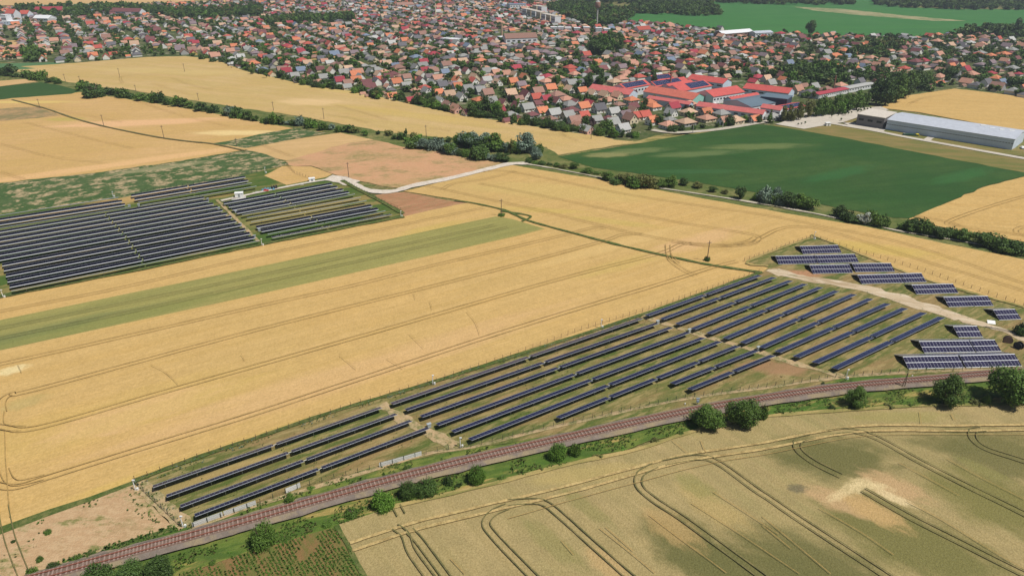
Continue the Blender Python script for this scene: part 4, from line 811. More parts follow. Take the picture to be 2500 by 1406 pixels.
# ------------------------------------------------------------------ buildings
RC = {'salmon': (.44,.235,.165), 'orange': (.52,.19,.10), 'red': (.40,.095,.07), 'crimson': (.31,.05,.065), 'maroon': (.17,.07,.07), 'brown': (.27,.155,.12), 'grey': (.26,.26,.245), 'dark grey': (.13,.125,.135), 'pale grey': (.42,.42,.40), 'tan': (.46,.31,.21), 'blue': (.17,.21,.28), 'mauve': (.21,.16,.17)}
RC = {k: tuple(min(.8, x * 1.13) for x in v) for k, v in RC.items()}
RM = {k: plain('roof_' + k.replace(' ', '_'), v, .85, .2, 0, .14, .9, .15) for k, v in RC.items()}
WC = {'white': (.78,.76,.70), 'cream': (.70,.60,.42), 'yellow': (.72,.50,.18), 'grey': (.42,.41,.39), 'pink': (.68,.42,.34)}
WM = {k: plain('wall_' + k, v, .85, .2, 0, .08, .6, .08) for k, v in WC.items()}
GLASS = plain('window_glass', (.03,.035,.045), .15, .5); DOORM = plain('door_brown', (.16,.08,.04), .6); CHIM = plain('chimney_brick', (.35,.17,.12), .9)
def gable_wall(L=10, W=8, hw=3, hr=7):
    mb = MB(); x, y = L/2, W/2
    mb.add([(-x,-y,0),(x,-y,0),(x,y,0),(-x,y,0),(-x,-y,hw),(x,-y,hw),(x,y,hw),(-x,y,hw),(-x,0,hr),(x,0,hr)], [(0,1,5,4),(2,3,7,6),(1,2,6,9,5),(3,0,4,8,7)]); return mb
def gable_roof(L=10, W=8, hw=3, hr=7, ov=.45, th=.22):
    mb = MB(); x = L/2 + ov; k = (hr - hw) / (W/2); y = W/2 + ov; ze = hr - k*y
    t = .03
    mb.add([(-x,-y,ze+t),(x,-y,ze+t),(x,0,hr+t),(-x,0,hr+t),(x,y,ze+t),(-x,y,ze+t),(-x,-y,ze+th+t),(x,-y,ze+th+t),(x,0,hr+th+t),(-x,0,hr+th+t),(x,y,ze+th+t),(-x,y,ze+th+t)],
           [(0,3,2,1),(3,5,4,2),(6,7,8,9),(9,8,10,11),(0,1,7,6),(4,5,11,10),(1,2,8,7),(2,4,10,8),(3,0,6,9),(5,3,9,11)]); return mb
def hip_roof(L=11, W=10, hw=3.1, hr=6.2, ov=.6, rl=1.5):
    mb = MB(); x, y = L/2 + ov, W/2 + ov; z = hw - .12
    mb.add([(-x,-y,z),(x,-y,z),(x,y,z),(-x,y,z),(-x,-y,z+.2),(x,-y,z+.2),(x,y,z+.2),(-x,y,z+.2),(-rl,0,hr),(rl,0,hr)],
           [(0,3,2,1),(0,1,5,4),(1,2,6,5),(2,3,7,6),(3,0,4,7),(4,5,9,8),(6,7,8,9),(5,6,9),(7,4,8)]); return mb
def box_mesh(name, mat, *b):
    mb = MB(); mb.box(*b); return mb.mesh(name, mat)
gw = gable_wall().mesh('wall', WM['white']); gr = gable_roof().mesh('roof', RM['red'])
hb = MB(); hb.box(-5.5,5.5,-5,5,0,3.0); hw_ = hb.mesh('wall', WM['white']); hr_ = hip_roof().mesh('roof', RM['red'])
chim = box_mesh('chimney', CHIM, -.3,.3,-.3,.3,0,2.0)
winx = box_mesh('window', GLASS, -.05,.05,-.55,.55,-.6,.6); winy = box_mesh('window', GLASS, -.55,.55,-.05,.05,-.6,.6); doory = box_mesh('door', DOORM, -.45,.45,-.05,.05,0,2.05)
house_log = []
def add_house(P_, typ, roof, wall, sc=1.0, hs=1.0):
    if len(house_log) > 190: hs *= .86
    house_log.append((P_, typ, roof, wall, sc, hs))
HAND = """1262,268,B,maroon,white;1287,272,A,grey,white;1323,280,A,orange,white;1352,286,A,pale grey,grey;1386,292,A,grey,cream;1402,305,A,brown,white;1424,290,A,red,cream;1455,300,A,grey,grey;1494,310,A,grey,cream;1520,324,A,pale grey,white;1525,290,A,mauve,white
1556,292,A,red,cream;1497,282,A,pale grey,white;1462,275,A,dark grey,white;1423,270,A,orange,white;1391,265,H,grey,white;1358,256,B,maroon,white;1333,250,A,crimson,white;1308,247,A,red,grey;1284,242,B,maroon,white;1343,224,A,orange,cream;1364,214,B,tan,yellow
1312,232,A,brown,grey;1420,229,A,orange,white;1446,236,B,tan,white;1476,240,B,tan,cream;1507,243,B,salmon,cream;1541,251,H,orange,white;1390,226,B,tan,white;1318,203,A,pale grey,grey;1252,207,A,orange,yellow;1272,214,A,mauve,white;1280,196,B,orange,cream;1256,190,B,tan,white
1334,207,H,salmon,white;1395,213,A,grey,grey;1500,207,H,tan,cream;1482,198,B,grey,white;1524,194,H,salmon,cream;1425,192,H,grey,white;1403,188,H,salmon,white;1596,268,H,orange,white;1642,270,A,crimson,white;1680,282,H,tan,cream;1722,284,A,orange,grey
1760,286,H,grey,white;1792,302,H,tan,cream;1768,303,A,salmon,white;1630,313,H,salmon,white;1592,304,A,orange,white;1572,290,A,red,white;1584,258,H,orange,grey;1538,300,B,brown,cream
920,208,B,dark grey,white;942,208,B,maroon,white;968,209,A,orange,white;948,194,A,maroon,white;993,196,A,brown,white;993,219,A,grey,cream;1028,206,B,maroon,white;1055,210,B,grey,white;1041,233,B,grey,white;1070,234,A,orange,cream;1097,239,A,tan,white;1126,245,B,grey,white
1080,217,A,dark grey,white;1117,218,A,orange,white;1142,226,A,grey,white;1172,230,A,grey,grey;1198,256,A,grey,white;1228,260,B,maroon,cream;1246,238,A,tan,white;1190,237,A,brown,cream;1015,173,B,grey,white;1037,178,A,crimson,white;1058,180,A,brown,white;1086,184,A,blue,white
1118,178,B,maroon,white;1139,180,B,maroon,white;1162,181,B,brown,cream;1187,183,A,grey,white;1210,185,A,salmon,pink;1235,188,A,salmon,white;1158,198,B,tan,cream;1188,203,A,pale grey,white;1214,209,B,tan,white;1114,189,A,tan,white;924,189,B,tan,white;905,184,B,grey,white;965,167,A,blue,white
870,205,A,orange,white;850,210,A,brown,cream;895,212,A,maroon,white;830,205,A,crimson,white;720,192,A,grey,white;700,182,A,crimson,white;735,178,A,blue,grey;690,178,A,brown,white;760,186,B,maroon,grey;810,182,B,salmon,white;840,186,A,grey,cream;868,190,A,orange,white;880,196,B,grey,white;790,196,A,grey,white
106,150,B,orange,white;150,152,H,dark grey,white;190,150,B,grey,cream;225,145,B,red,white;260,145,B,red,white;88,114,B,maroon,white;180,121,A,mauve,white;240,122,A,red,cream;330,115,A,tan,white;20,145,H,orange,cream;55,142,H,red,cream;400,118,B,maroon,white;470,128,A,brown,cream;520,120,A,mauve,white
2070,262,A,brown,white;2098,205,A,dark grey,white;2050,215,H,salmon,white;2128,178,A,maroon,white;2195,185,H,salmon,white;2225,200,H,salmon,white;2290,195,H,salmon,cream;2330,190,B,grey,grey;2355,178,A,crimson,white;2290,160,H,salmon,cream;2252,155,H,crimson,white;2320,170,A,orange,cream;2345,168,A,orange,white
2380,215,H,dark grey,white;2405,210,A,dark grey,white;2470,230,H,grey,white;2500,238,H,dark grey,white;2430,198,H,orange,white;2460,195,A,brown,cream;2060,130,H,orange,cream;2035,145,A,orange,cream;2095,138,H,orange,white;2005,158,A,maroon,white;1975,150,H,salmon,white;1925,162,A,blue,cream;1870,200,A,tan,white;1880,212,A,grey,cream
1960,222,A,brown,white;1985,222,A,grey,cream;1945,228,A,salmon,cream;2170,130,H,salmon,white;2200,133,H,salmon,white;2240,130,A,dark grey,white;2340,125,H,grey,white;2395,115,H,salmon,white"""
taken = []
for rec in HAND.replace('\n', ';').split(';'):
    x, y, t, r_, w_ = rec.split(','); p = G(float(x), float(y)); taken.append(p)
    add_house(p, t, r_, w_, rnd.uniform(.78, .95), rnd.uniform(.92, 1.08))
def inside(p, poly):
    x, y = p; c = False; n = len(poly)
    for i in range(n):
        x0, y0 = poly[i]; x1, y1 = poly[(i+1) % n]
        if (y0 > y) != (y1 > y) and x < (x1 - x0) * (y - y0) / (y1 - y0) + x0: c = not c
    return c
def pix(p):
    d = Vector((p.x, p.y, p.z - H)); zc = d.y*CP - d.z*SP; yc = d.y*SP + d.z*CP      # camera depth, up
    return CX + F*d.x/zc, CY - F*yc/zc
# where trees stand instead of houses, and big compounds
BLOCKS = [[(1430,225),(1490,205),(1640,190),(1780,195),(1940,225),(1975,265),(1900,292),(1700,262),(1560,245)],
          [(1900,185),(2000,170),(2060,180),(2060,205),(2000,215),(1920,200)],
          [(1380,5),(1560,30),(1520,60),(1450,70),(1330,25)], [(390,30),(640,20),(640,42),(420,48)], [(2120,260),(2110,235),(2200,175),(2280,180),(2290,205),(2230,235)],
          [(640,50),(860,40),(870,52),(660,62)], [(2020,225),(2150,195),(2140,215),(2000,250)], [(1900,300),(1960,250),(2140,205),(2130,260),(2000,300)], [(1430,120),(1500,90),(1530,110),(1470,140)],
          [(2060,140),(2170,95),(2200,115),(2150,150)], [(1760,75),(1900,72),(1900,92),(1760,90)], [(1200,80),(1320,78),(1320,100),(1200,100)], [(1900,310),(1500,345),(1560,325),(1900,300)]]
TF = [(p[0], p[1] - 2) for p in TOWN]
roofs = ['salmon']*7 + ['orange']*3 + ['red']*3 + ['crimson']*2 + ['maroon']*4 + ['brown']*5 + ['grey']*6 + ['dark grey']*4 + ['pale grey']*2 + ['tan']*3 + ['mauve']*4 + ['blue']*1
walls = ['white']*5 + ['cream']*3 + ['grey']*1 + ['yellow']*1 + ['pink']*1
gridh = {}; 
def near_any(p, r):
    k = (int(p.x // 12), int(p.y // 12))
    for i in (-1, 0, 1):
        for j in (-1, 0, 1):
            for q in gridh.get((k[0]+i, k[1]+j), ()):
                if (q - p).length < r: return True
    return False
def mark(p): gridh.setdefault((int(p.x // 12), int(p.y // 12)), []).append(p)
for p in taken: mark(p)
tree_spots = []
for iu in range(-60, 120):
    for side in (-1, 1):
        uu = iu * 46 + side * 11.5
        v = -3200
        while v < 1500:
            v += rnd.uniform(12, 17)
            p = U * (uu + rnd.uniform(-2, 2) + 4*math.sin(v*.01)) + V * v
            if p.y < 300 or p.y > 2600 or abs(p.x) > p.y * .95: continue
            x, y = pix(p)
            if x < -60 or x > 2560 or y < -12: continue
            if not inside((x, y), TF) or any(inside((x, y), b) for b in BLOCKS): continue
            sparse = .48 if (x > 1850 and y > 90) else .16
            if x < 700: sparse = .38
            if rnd.random() < sparse: tree_spots.append(p); continue
            if near_any(p, 11.5): continue
            mark(p); h_ = rnd.random() < (.55 if x > 1150 else .4)
            add_house(p, 'H' if h_ else rnd.choice('AB'), rnd.choice(roofs), rnd.choice(walls), rnd.uniform(.72, 1.05), rnd.uniform(.85, 1.1))
            # back gardens
            for _ in range(2 if x < 1850 else 3):
                q = p + U * side * rnd.uniform(7, 13) * -1 * -1 + V * rnd.uniform(-8, 8)
                if rnd.random() < .8: tree_spots.append(q)
            if rnd.random() < .35:
                q = p + U * side * rnd.uniform(9, 12) + V * rnd.uniform(-5, 5)
                if not near_any(q, 8): mark(q); add_house(q, 'A', rnd.choice(roofs), rnd.choice(walls), rnd.uniform(.4, .6), rnd.uniform(.8, 1.1))
for _ in range(40000):
    y_ = 300 + 2300 * rnd.random() ** .8; p = Vector((rnd.uniform(-.95, .95) * y_, y_, 0)); x, y = pix(p)
    if x < -60 or x > 2560 or y < -12 or not inside((x, y), TF) or any(inside((x, y), b) for b in BLOCKS): continue
    if near_any(p, 11.5): 
        if not near_any(p, 6.3) and rnd.random() < (.75 if x > 1850 else .5): tree_spots.append(p)
        continue
    if rnd.random() < ((.75 if x > 1850 and y > 90 else .45) if noise.noise(p*.008) < .1 else .8): tree_spots.append(p); mark(p) if rnd.random() < .3 else None; continue
    mark(p); add_house(p, rnd.choice('HAB'), rnd.choice(roofs), rnd.choice(walls), rnd.uniform(.62, .95), rnd.uniform(.85, 1.1))
rows = sorted(house_log, key=lambda q: q[0].length)
print('HOUSES', len(rows))
solo, rest = rows[:300], rows[300:]
# label by street band and order from the left
bands = {}
for h_ in solo: bands.setdefault(int((h_[0].length - solo[0][0].length) // 22), []).append(h_)
for bi, (bk, lst) in enumerate(sorted(bands.items())):
    lst.sort(key=lambda q: pix(q[0])[0])
    for j, (P_, typ, roof, wall, sc, hs) in enumerate(lst):
        rz = R(32.3) if typ in 'AH' else R(-57.7); rz += R(rnd.uniform(-2.5, 2.5))
        small = sc < .62
        root = empty('shed' if small else 'house', P_, rz, (sc, sc, sc * hs if not small else sc * hs * .9))
        if typ == 'H': put('wall', hw_, root, mat=WM[wall]); put('roof', hr_, root, mat=RM[roof]); put('chimney', chim, root, (1.2, .8, 4.4))
        else: put('wall', gw, root, mat=WM[wall]); put('roof', gr, root, mat=RM[roof]); put('chimney', chim, root, (rnd.uniform(-3, 3), 1.0, 5.4))
        if P_.length < 640 and not small:
            wy = -4.0 if typ != 'H' else -5.0; gx = (-5.0 if typ == 'A' else 5.0 if typ == 'B' else -5.5)
            for wx in (-3, 0.2, 3.2): put('window', winy, root, (wx, wy, 1.7))
            for yy in (-1.8, 1.8): put('window', winx, root, (gx, yy, 1.7))
            if typ != 'H': put('window', winx, root, (gx, 0, 4.6))
            put('door', doory, root, (1.7, wy, .02))
        kind = 'hipped' if typ == 'H' else 'gabled'
        tag(root, f'{roof} roofed {kind} {"shed" if small else "house"} with {wall} walls, {ordw(j+1)} from left in {ordw(bi+1)} house row', 'shed' if small else 'house', 'sheds of the town' if small else 'houses of the town')
# all further houses as one mass
rk, wk = list(RC), list(WC)
mb = MB(); gwp, grp, hrp = gable_wall(), gable_roof(), hip_roof()
def addt(src, P_, rz, sc, hs, mi):
    n = len(mb.v); ca, sa = math.cos(rz)*sc, math.sin(rz)*sc
    mb.v += [(P_.x + x*ca - y*sa, P_.y + x*sa + y*ca, z*sc*hs) for x, y, z in src.v]; mb.f += [tuple(i + n for i in f) for f in src.f]; mb.m += [mi]*len(src.f)
for (P_, typ, roof, wall, sc, hs) in rest:
    rz = (R(32.3) if typ in 'AH' else R(-57.7)) + R(rnd.uniform(-4, 4))
    addt(hb if typ == 'H' else gwp, P_, rz, sc, hs, len(rk) + wk.index(wall)); addt(hrp if typ == 'H' else grp, P_, rz, sc, hs, rk.index(roof))
tag(put('distant_houses', mb.mesh('distant_houses', *[RM[k] for k in rk], *[WM[k] for k in wk])), 'mass of small tiled houses filling the far town', 'houses', kind='stuff')

# halls and factory buildings
FR_ = plain('factory_red', (.55,.105,.09), .6, .3, 0, .16, .35); FO = plain('factory_orange_red', (.56,.16,.11), .6, .3, 0, .16, .35); FP = plain('factory_pink_red', (.58,.155,.14), .6, .3, 0, .16, .35); FB = plain('factory_blue_grey', (.13,.18,.22), .5, .3, 0, .08, .1)
FD = plain('dark_blue_cladding', (.04,.055,.10), .5); SOL = panel_mat('roof_solar', (.015,.018,.055), .04); WHB = plain('white_cladding', (.70,.71,.72), .6, .3, 0, .06, .2); BLW = plain('pale_blue_cladding', (.58,.66,.76), .5, .4, 0, .07, .15); GRB = plain('grey_cladding', (.17,.16,.16), .6, .3, 0, .06); TEAL = plain('teal_wall', (.32,.60,.52), .7); ROOFL = plain('pale_metal_roof', (.50,.53,.58), .5, .35, 0, .12, .4); CREAMR = plain('pale_flat_roof', (.62,.56,.48), .8)
def hall(a, b, W_, he, hr, roofm, wallm, label, name='factory_hall', cat='building', wins=0, solar=None, endmat=None, flat=False, back=None):
    """a, b: photo pixels of the eave line facing the camera (at height he); W_ runs away from the camera"""
    A, B = G(a[0], a[1], he), G(b[0], b[1], he); A.z = B.z = 0; d = B - A; L = d.length; rz = math.atan2(d.y, d.x)
    root = empty(name, A, rz)
    mb = MB()
    if flat:
        mb.box(0, L, 0, W_, 0, he); put('wall', mb.mesh('wall', wallm), root)
        mb = MB(); mb.box(-.2, L + .2, -.2, W_ + .2, he, he + .5); mb.box(.4, L - .4, .4, W_ - .4, he + .5, he + .52) ; put('roof', mb.mesh('roof', roofm), root)
    else:
        g = gable_wall(L, W_, he, hr); g.v = [(x + L/2, y + W_/2, z) for x, y, z in g.v]; me = g.mesh('wall', wallm, endmat or wallm)
        if endmat: me.polygons[2].material_index = 1; me.polygons[3].material_index = 1
        put('wall', me, root)
        g = gable_roof(L, W_, he, hr, .4, .2); g.v = [(x + L/2, y + W_/2, z) for x, y, z in g.v]; ro = put('roof', g.mesh('roof', roofm), root)
        if solar:
            k = (hr - he) / (W_/2); s0, s1 = solar; me = slab_uv((s1 - s0)*L, math.hypot(W_/2, hr - he)*.8, .05, [SOL, UNDER, ALU], 'solar_panels')
            o = put('solar_panels', me, root, (s0*L, W_/4, (he + hr)/2 + .4)); o.rotation_euler = (math.atan(k), 0, 0)
    if wins:
        for i in range(wins): put('window', winy, root, (L*(i + .5)/wins, -.01, he*.62), 0, (L/wins*.55/1.1, 1, he*(.16 if wins < 40 else .05)))
    return tag(root, label, cat)
hall((1571,224),(1691,244),18,5,8.5,FO,WHB,'long orange-red roofed factory hall with a teal gable end', endmat=TEAL)
hall((1579,240),(1682,256),7,4.5,6,FP,BLW,'low pink-red roofed shed hall in front of the long orange-red hall')
hall((1742,237),(1818,225),18,6,9.5,FR_,WHB,'red roofed factory wing with white window wall facing the yard', wins=10)
hall((1678,193),(1765,205),16,5,8,FR_,BLW,'uppermost long red roofed hall at the back of the factory', wins=5)
hall((1814,216),(1925,229),16,5,8,FR_,BLW,'pink-red roofed hall along the right back of the factory', wins=6)
hall((1436,218),(1536,232),14,4.5,7.5,FP,BLW,'pink-red roofed hall at the left end of the factory behind the tan houses')
hall((1527,218),(1588,207),14,7,10,FR_,WHB,'white factory office with solar panels on its red roof', wins=8, solar=(.05,.9))
hall((1603,212),(1683,200),14,6,9,FR_,WHB,'factory hall with a solar roof behind the slim chimney', solar=(.02,.8), wins=5)
hall((1600,197),(1645,192),14,6,9,FR_,BLW,'small factory hall with solar roof at the upper back', solar=(.05,.95))
hall((1642,218),(1700,207),14,5,8,FR_,WHB,'short red roofed hall with a row of white dormers', wins=8)
hall((1662,224),(1738,210),18,5,8.5,FR_,BLW,'red roofed hall in the middle of the factory with a small solar array', solar=(.35,.95))
hall((1700,259),(1862,280),9,4.5,6.8,FP,BLW,'very long narrow pink-red roofed hall beside the town road', wins=9, endmat=WHB)
hall((1834,262),(1922,246),26,6,8.5,FB,WHB,'wide blue-grey roofed factory hall', wins=8)
hall((1790,247),(1858,235),9,5.5,7.5,FR_,BLW,'narrow red roofed hall just behind the blue-grey roof')
hall((1858,237),(1922,244),16,9,9,FB,FD,'tall dark blue flat roofed block behind the blue-grey hall', flat=True)
hall((1857,263),(1905,270),8,6,8,FP,WHB,'small crimson roofed gatehouse at the right end of the long hall', wins=4)
hall((1908,270),(1966,259),12,5,6.5,FR_,WHB,'low hall with dark solar roof behind the pale street trees', solar=(.1,.98))
hall((2000,232),(2072,218),8,3.6,4.4,RM['crimson'],WHB,'low white building with crimson roof and yellow window bays', name='garage_row', wins=14)
hall((2074,217),(2137,205),8,3.6,4.2,RM['pale grey'],WHB,'low white garage row running into the big grove', name='garage_row', wins=10)
hall((2094,280),(2160,290),24,7.5,7.5,CREAMR,GRB,'dark grey flat roofed office block at the left end of the white hall', name='office_block', flat=True, wins=3)
hall((2167,293),(2478,341),30,7,8.6,ROOFL,BLW,'very long pale blue industrial hall with a grey metal roof', name='industrial_hall', wins=48)
# gable top: the far end buildings
for a, b, W_, he, hr, rm, wm, lb, fl in [((1235,95),(1312,92),14,8,13,RM['brown'],WHB,'long white school building with a brown roof',False), ((1765,84),(1840,78),16,5,8,WHB,RM['brown'],'storage hall with a long white roof beside the far green field',False),
    ((1845,82),(1888,80),14,5,7,ROOFL,WHB,'white hall with solar roof at the edge of the far green field',False), ((0,38),(12,38),14,14,14,WHB,WHB,'tall white block at the top left edge',True), ((12,34),(32,34),18,10,16,RM['red'],WHB,'white tower house with a red hipped roof at top left',False),
    ((45,35),(66,35),16,7,12,RM['red'],WHB,'white house with red roof at top left behind trees',False), ((84,26),(150,25),16,7,12,RM['crimson'],RM['tan'],'long red roofed school at top left',False), ((250,28),(340,30),16,6,11,RM['maroon'],WHB,'long maroon roofed farm manor at top left',False),
    ((80,45),(118,46),16,5,9,WHB,WHB,'white arched sports hall at top left',False), ((0,54),(42,53),20,5,5,WHB,BLW,'long low white industrial building at the left edge',True), ((1245,12),(1285,11),20,8,9,RM['blue'],WHB,'bright blue roofed hall at the top of the town',False),
    ((1560,74),(1590,72),12,5,9,RM['red'],WHB,'white house with red roof below the water tower wood',False), ((1222,92),(1237,91),10,4,4,WHB,FD,'dark flat roofed sports hall beside the school',True), ((970,13),(1010,12),14,5,9,RM['brown'],WHB,'long brown roofed building in the far town',False), ((1075,95),(1108,98),14,4,4.6,WHB,WHB,'cream flat roofed shop in the middle of the town',True)]:
    hall(a, b, W_, he, hr, rm, wm, lb, name='large_building', flat=fl, wins=6)
for i, (x, y) in enumerate([(1275,22),(1286,24),(1297,27),(1309,30),(1321,34),(1333,37),(1345,40),(1300,14),(1312,16)]):
    hall((x, y), (x + 10, y + 1.6), 11, 12, 12, CREAMR, WM['cream'] if i % 2 else WHB, f'pale flat roofed apartment block, {ordw(i+1)} in the far row', name='apartment_block', flat=True, wins=4)
for i, (x, y) in enumerate([(1345,68),(1362,68),(1380,69),(1402,70),(1425,68),(1455,70),(1475,72)]):
    hall((x, y), (x + 15, y), 10, 6, 6, WHB, WHB, f'white two storey flat roofed block, {ordw(i+1)} from left below the water tower wood', name='terrace_block', flat=True, wins=4)
# tiny: chimneys and water tower
def stack(x, y, hm, r, mat, label):
    mb = MB(); mb.lathe([(r, 0), (r*.7, hm)], 10); root = empty('factory_chimney', G(x, y)); put('chimney_shaft', mb.mesh('chimney_shaft', mat), root)
    mb = MB(); mb.lathe([(r*.85, 0), (r*.85, .6)], 10); put('rim', mb.mesh('rim', mat), root, (0, 0, hm)); return tag(root, label, 'chimney')
stack(1635,222,15,.9,CHIM,'slim brown brick chimney rising between the factory roofs'); stack(1225,88,16,1.4,RM['tan'],'square pale chimney beside the school'); stack(1064,42,20,1.2,WM['cream'],'slender pale chimney in the far town'); stack(2034,222,12,.6,CHIM,'thin brown chimney behind the white garage row')
wt = empty('water_tower', G(1457,62)); s = S(62)*.93; k = 52/s
mb = MB(); mb.lathe([(k*.05,0),(k*.035,k*.3),(k*.033,k*.72)], 14); put('shaft', mb.mesh('shaft', CONC), wt)
mb = MB(); mb.lathe([(k*.04,k*.68),(k*.10,k*.73),(k*.118,k*.80),(k*.118,k*.9),(k*.09,k*.93)], 18); put('tank', mb.mesh('tank', plain('tower_brick', (.36,.20,.15), .9)), wt)
mb = MB(); mb.lathe([(k*.095,k*.93),(k*.1,k*.95),(k*.05,k*.98),(k*.01,k*1.0)], 14); put('cap', mb.mesh('cap', CONC), wt)
mb = MB(); [mb.bar((k*.08*math.cos(t), k*.08*math.sin(t), k*.93), (k*.08*math.cos(t), k*.08*math.sin(t), k*1.06), .15, 4) for t in (0, 1.5, 3, 4.6)]; put('antenna', mb.mesh('antenna', STEEL), wt)
tag(wt, 'tall water tower with a brick tank and slim grey shaft', 'water tower')
# hall fittings
for i, (x, y) in enumerate([(2422,314),(2446,318),(2470,321),(2400,308)]):
    mb = MB(); mb.box(-1.6,1.6,-.8,.8,-.2,.6); mb.box(-1.4,1.4,-.6,.6,.6,.8); tag(put('roof_light', mb.mesh('roof_light', WHITE), None, G(x, y, 8.4) + Vector((0,0,-.25)), R(-15)), f'white roof light on the grey hall roof, {ordw(i+1)} from left', 'roof light', 'roof lights on the industrial hall')
# vehicles
def car(x, y, rz, L, mat, label, van=False):
    root = empty('van' if van else 'car', G(x, y), rz); h0, h1 = (.9, 2.1) if van else (.8, 1.4); w = .9
    mb = MB(); mb.box(-L/2, L/2, -w, w, .3, h0); c = L/2
    mb.add([(-c*.95,-w,h0),(c*.6,-w,h0),(c*.6,w,h0),(-c*.95,w,h0),(-c*(.9 if van else .7),-w*.85,h1),(c*.3,-w*.85,h1),(c*.3,w*.85,h1),(-c*(.9 if van else .7),w*.85,h1)], [(4,5,6,7),(0,1,5,4),(1,2,6,5),(2,3,7,6),(3,0,4,7)])
    put('body', mb.mesh('body', mat), root)
    mb = MB(); mb.box(c*.45, c*.47, -w*.7, w*.7, h0 + .1, h1 - .1); mb.box(-c*.5, c*.3, -w - .0, -w*.9, h0 + .1, h1 - .2); put('windows', mb.mesh('windows', GLASS), root)
    for sx in (-.6, .6):
        for sy in (-1, 1):
            m = MB(); m.bar((0, -.1, 0), (0, .1, 0), .33, 12); put('wheel', m.mesh('wheel', UNDER), root, (sx*c, sy*w, .33))
    return tag(root, label, 'van' if van else 'car')
car(1814,293,R(25),5.4,plain('yellow_paint',(.8,.55,.02),.4),'bright yellow van parked by the tan hipped house',True)
car(2028,280,R(15),4.3,WHITE,'white car parked in the lot under the street trees'); car(2044,277,R(100),4.3,plain('silver_paint',(.45,.47,.5),.35,.5,.4),'silver car in the parking lot beside the white car')
car(1592,232,R(30),8,plain('blue_paint',(.05,.14,.4),.4),'blue and white truck in the factory yard',True); car(1825,268,R(60),4.3,WHITE,'white car in the yard before the blue-grey hall')
for i, (x, y, c_) in enumerate([(1746,256,'white'),(1752,253,'white'),(2496,363,'white')]): car(x, y, R(70), 4.2, WHITE, f'small white car beside the factory buildings, {ordw(i+1)} from left')
mb = MB(); mb.lathe([(1.9, 0), (1.9, .75), (1.7, .75), (1.7, .6)], 20); root = empty('pool', G(1511,326)); put('pool_wall', mb.mesh('pool_wall', plain('pool_blue', (.10,.45,.58), .3)), root); mb = MB(); mb.lathe([(1.68, .55), (1.68, .62)], 20); put('pool_water', mb.mesh('pool_water', plain('pool_water', (.05,.5,.6), .1, .5)), root)
tag(root, 'round turquoise garden pool beside the last pale roofed house', 'pool')
mb = MB(); mb.box(-4.5,4.5,-1.2,1.2,.2,1.5); mb.box(-4.3,-4.0,-1.,1.,0,.2); mb.box(4.,4.3,-1.,1.,0,.2); root = empty('refuse_container', G(2222,333), R(-13)); put('skip_body', mb.mesh('skip_body', plain('dark_green_paint',(.03,.08,.05),.5)), root)
mb = MB(); mb.box(3.2,4.9,-1.25,1.25,1.5,1.7); mb.box(4.52,4.9,-1.25,1.25,.2,1.5); put('end_panel', mb.mesh('end_panel', plain('yellow_panel',(.7,.55,.03),.5)), root); tag(root, 'dark green and yellow container on the grass before the hall', 'container')

# ------------------------------------------------------------------ trees of the town
edge = []
for (line, n, w, h) in (([(700,192),(760,212),(850,222)], 14, 20, 13), ([(860,224),(1000,252),(1080,270),(1180,288)], 20, 26, 17), ([(1180,285),(1240,296),(1330,312),(1400,322)], 16, 30, 18), ([(1400,322),(1480,332),(1560,336)], 9, 26, 16), ([(480,142),(560,158),(640,182),(700,196)], 14, 18, 12), ([(1680,318),(1730,312),(1790,305)], 4, 22, 13)):
    for i in range(n):
        x, y = interp(line, (i + .5 + rnd.uniform(-.3, .3)) / n); edge.append((x, y + rnd.uniform(-4, 2), w*rnd.uniform(.6, 1.5), h*rnd.uniform(.7, 1.4)))
edge += [(1190,280,60,42),(1160,283,50,34),(1212,282,40,34),(1060,236,26,20),(1335,310,34,26),(1478,318,46,26),(1358,214,26,30),(1300,222,24,22),(1440,212,36,34),(1466,212,34,36),(1596,214,22,32),(1780,306,40,24),(1850,300,28,18),(1640,322,34,18),(1662,318,30,12),(1300,185,40,20),(1575,262,22,22),(1345,255,22,18),(1415,250,20,22),(1440,255,26,18)]
for i, (x, y, w, h) in enumerate(sorted(edge)):
    m_ = rnd.choice(['dark', 'dark', 'mid', 'mid', 'bright' if rnd.random() < .3 else 'dark']); adj = {'dark': 'dark green', 'mid': 'green', 'bright': 'light green'}[m_]
    tree(x, y, w, h, m_, 'bush' if w > h*1.5 else 'round', 'mid' if w > 24 else 'far', 'tree', 'tree', f'{adj} garden tree, {ordw(i+1)} from left among those edging the town', 'trees edging the town')
ts = sorted(tree_spots, key=lambda q: q.length); extra = ts[:110]; mass = ts[110:]
for i, p in enumerate(extra):
    m_ = rnd.choice(['dark', 'dark', 'mid', 'bright', 'purple' if rnd.random() < .2 else 'dark']); adj = {'dark': 'dark green', 'mid': 'green', 'bright': 'light green', 'purple': 'purple-leaved'}[m_]
    sh = 'cone' if rnd.random() < .12 else 'round'; r0 = rnd.uniform(2.0, 4.2); x, y = pix(p)
    tree(0, 0, 0, 0, m_, sh, 'far', 'tree', 'tree', f'{adj} {"conical " if sh == "cone" else ""}tree between houses, {ordw(i+1)} nearest of the inner gardens', 'trees in the inner gardens', world=(p, r0 * (.7 if sh == 'cone' else 1), r0 * rnd.uniform(1.5, 2.1) * (1.6 if sh == 'cone' else 1)))
base = {sh: [crown_pts(150, 100 + k, sh, .24, 8, 3) for k in range(5)] for sh in ('round', 'bush', 'cone')}
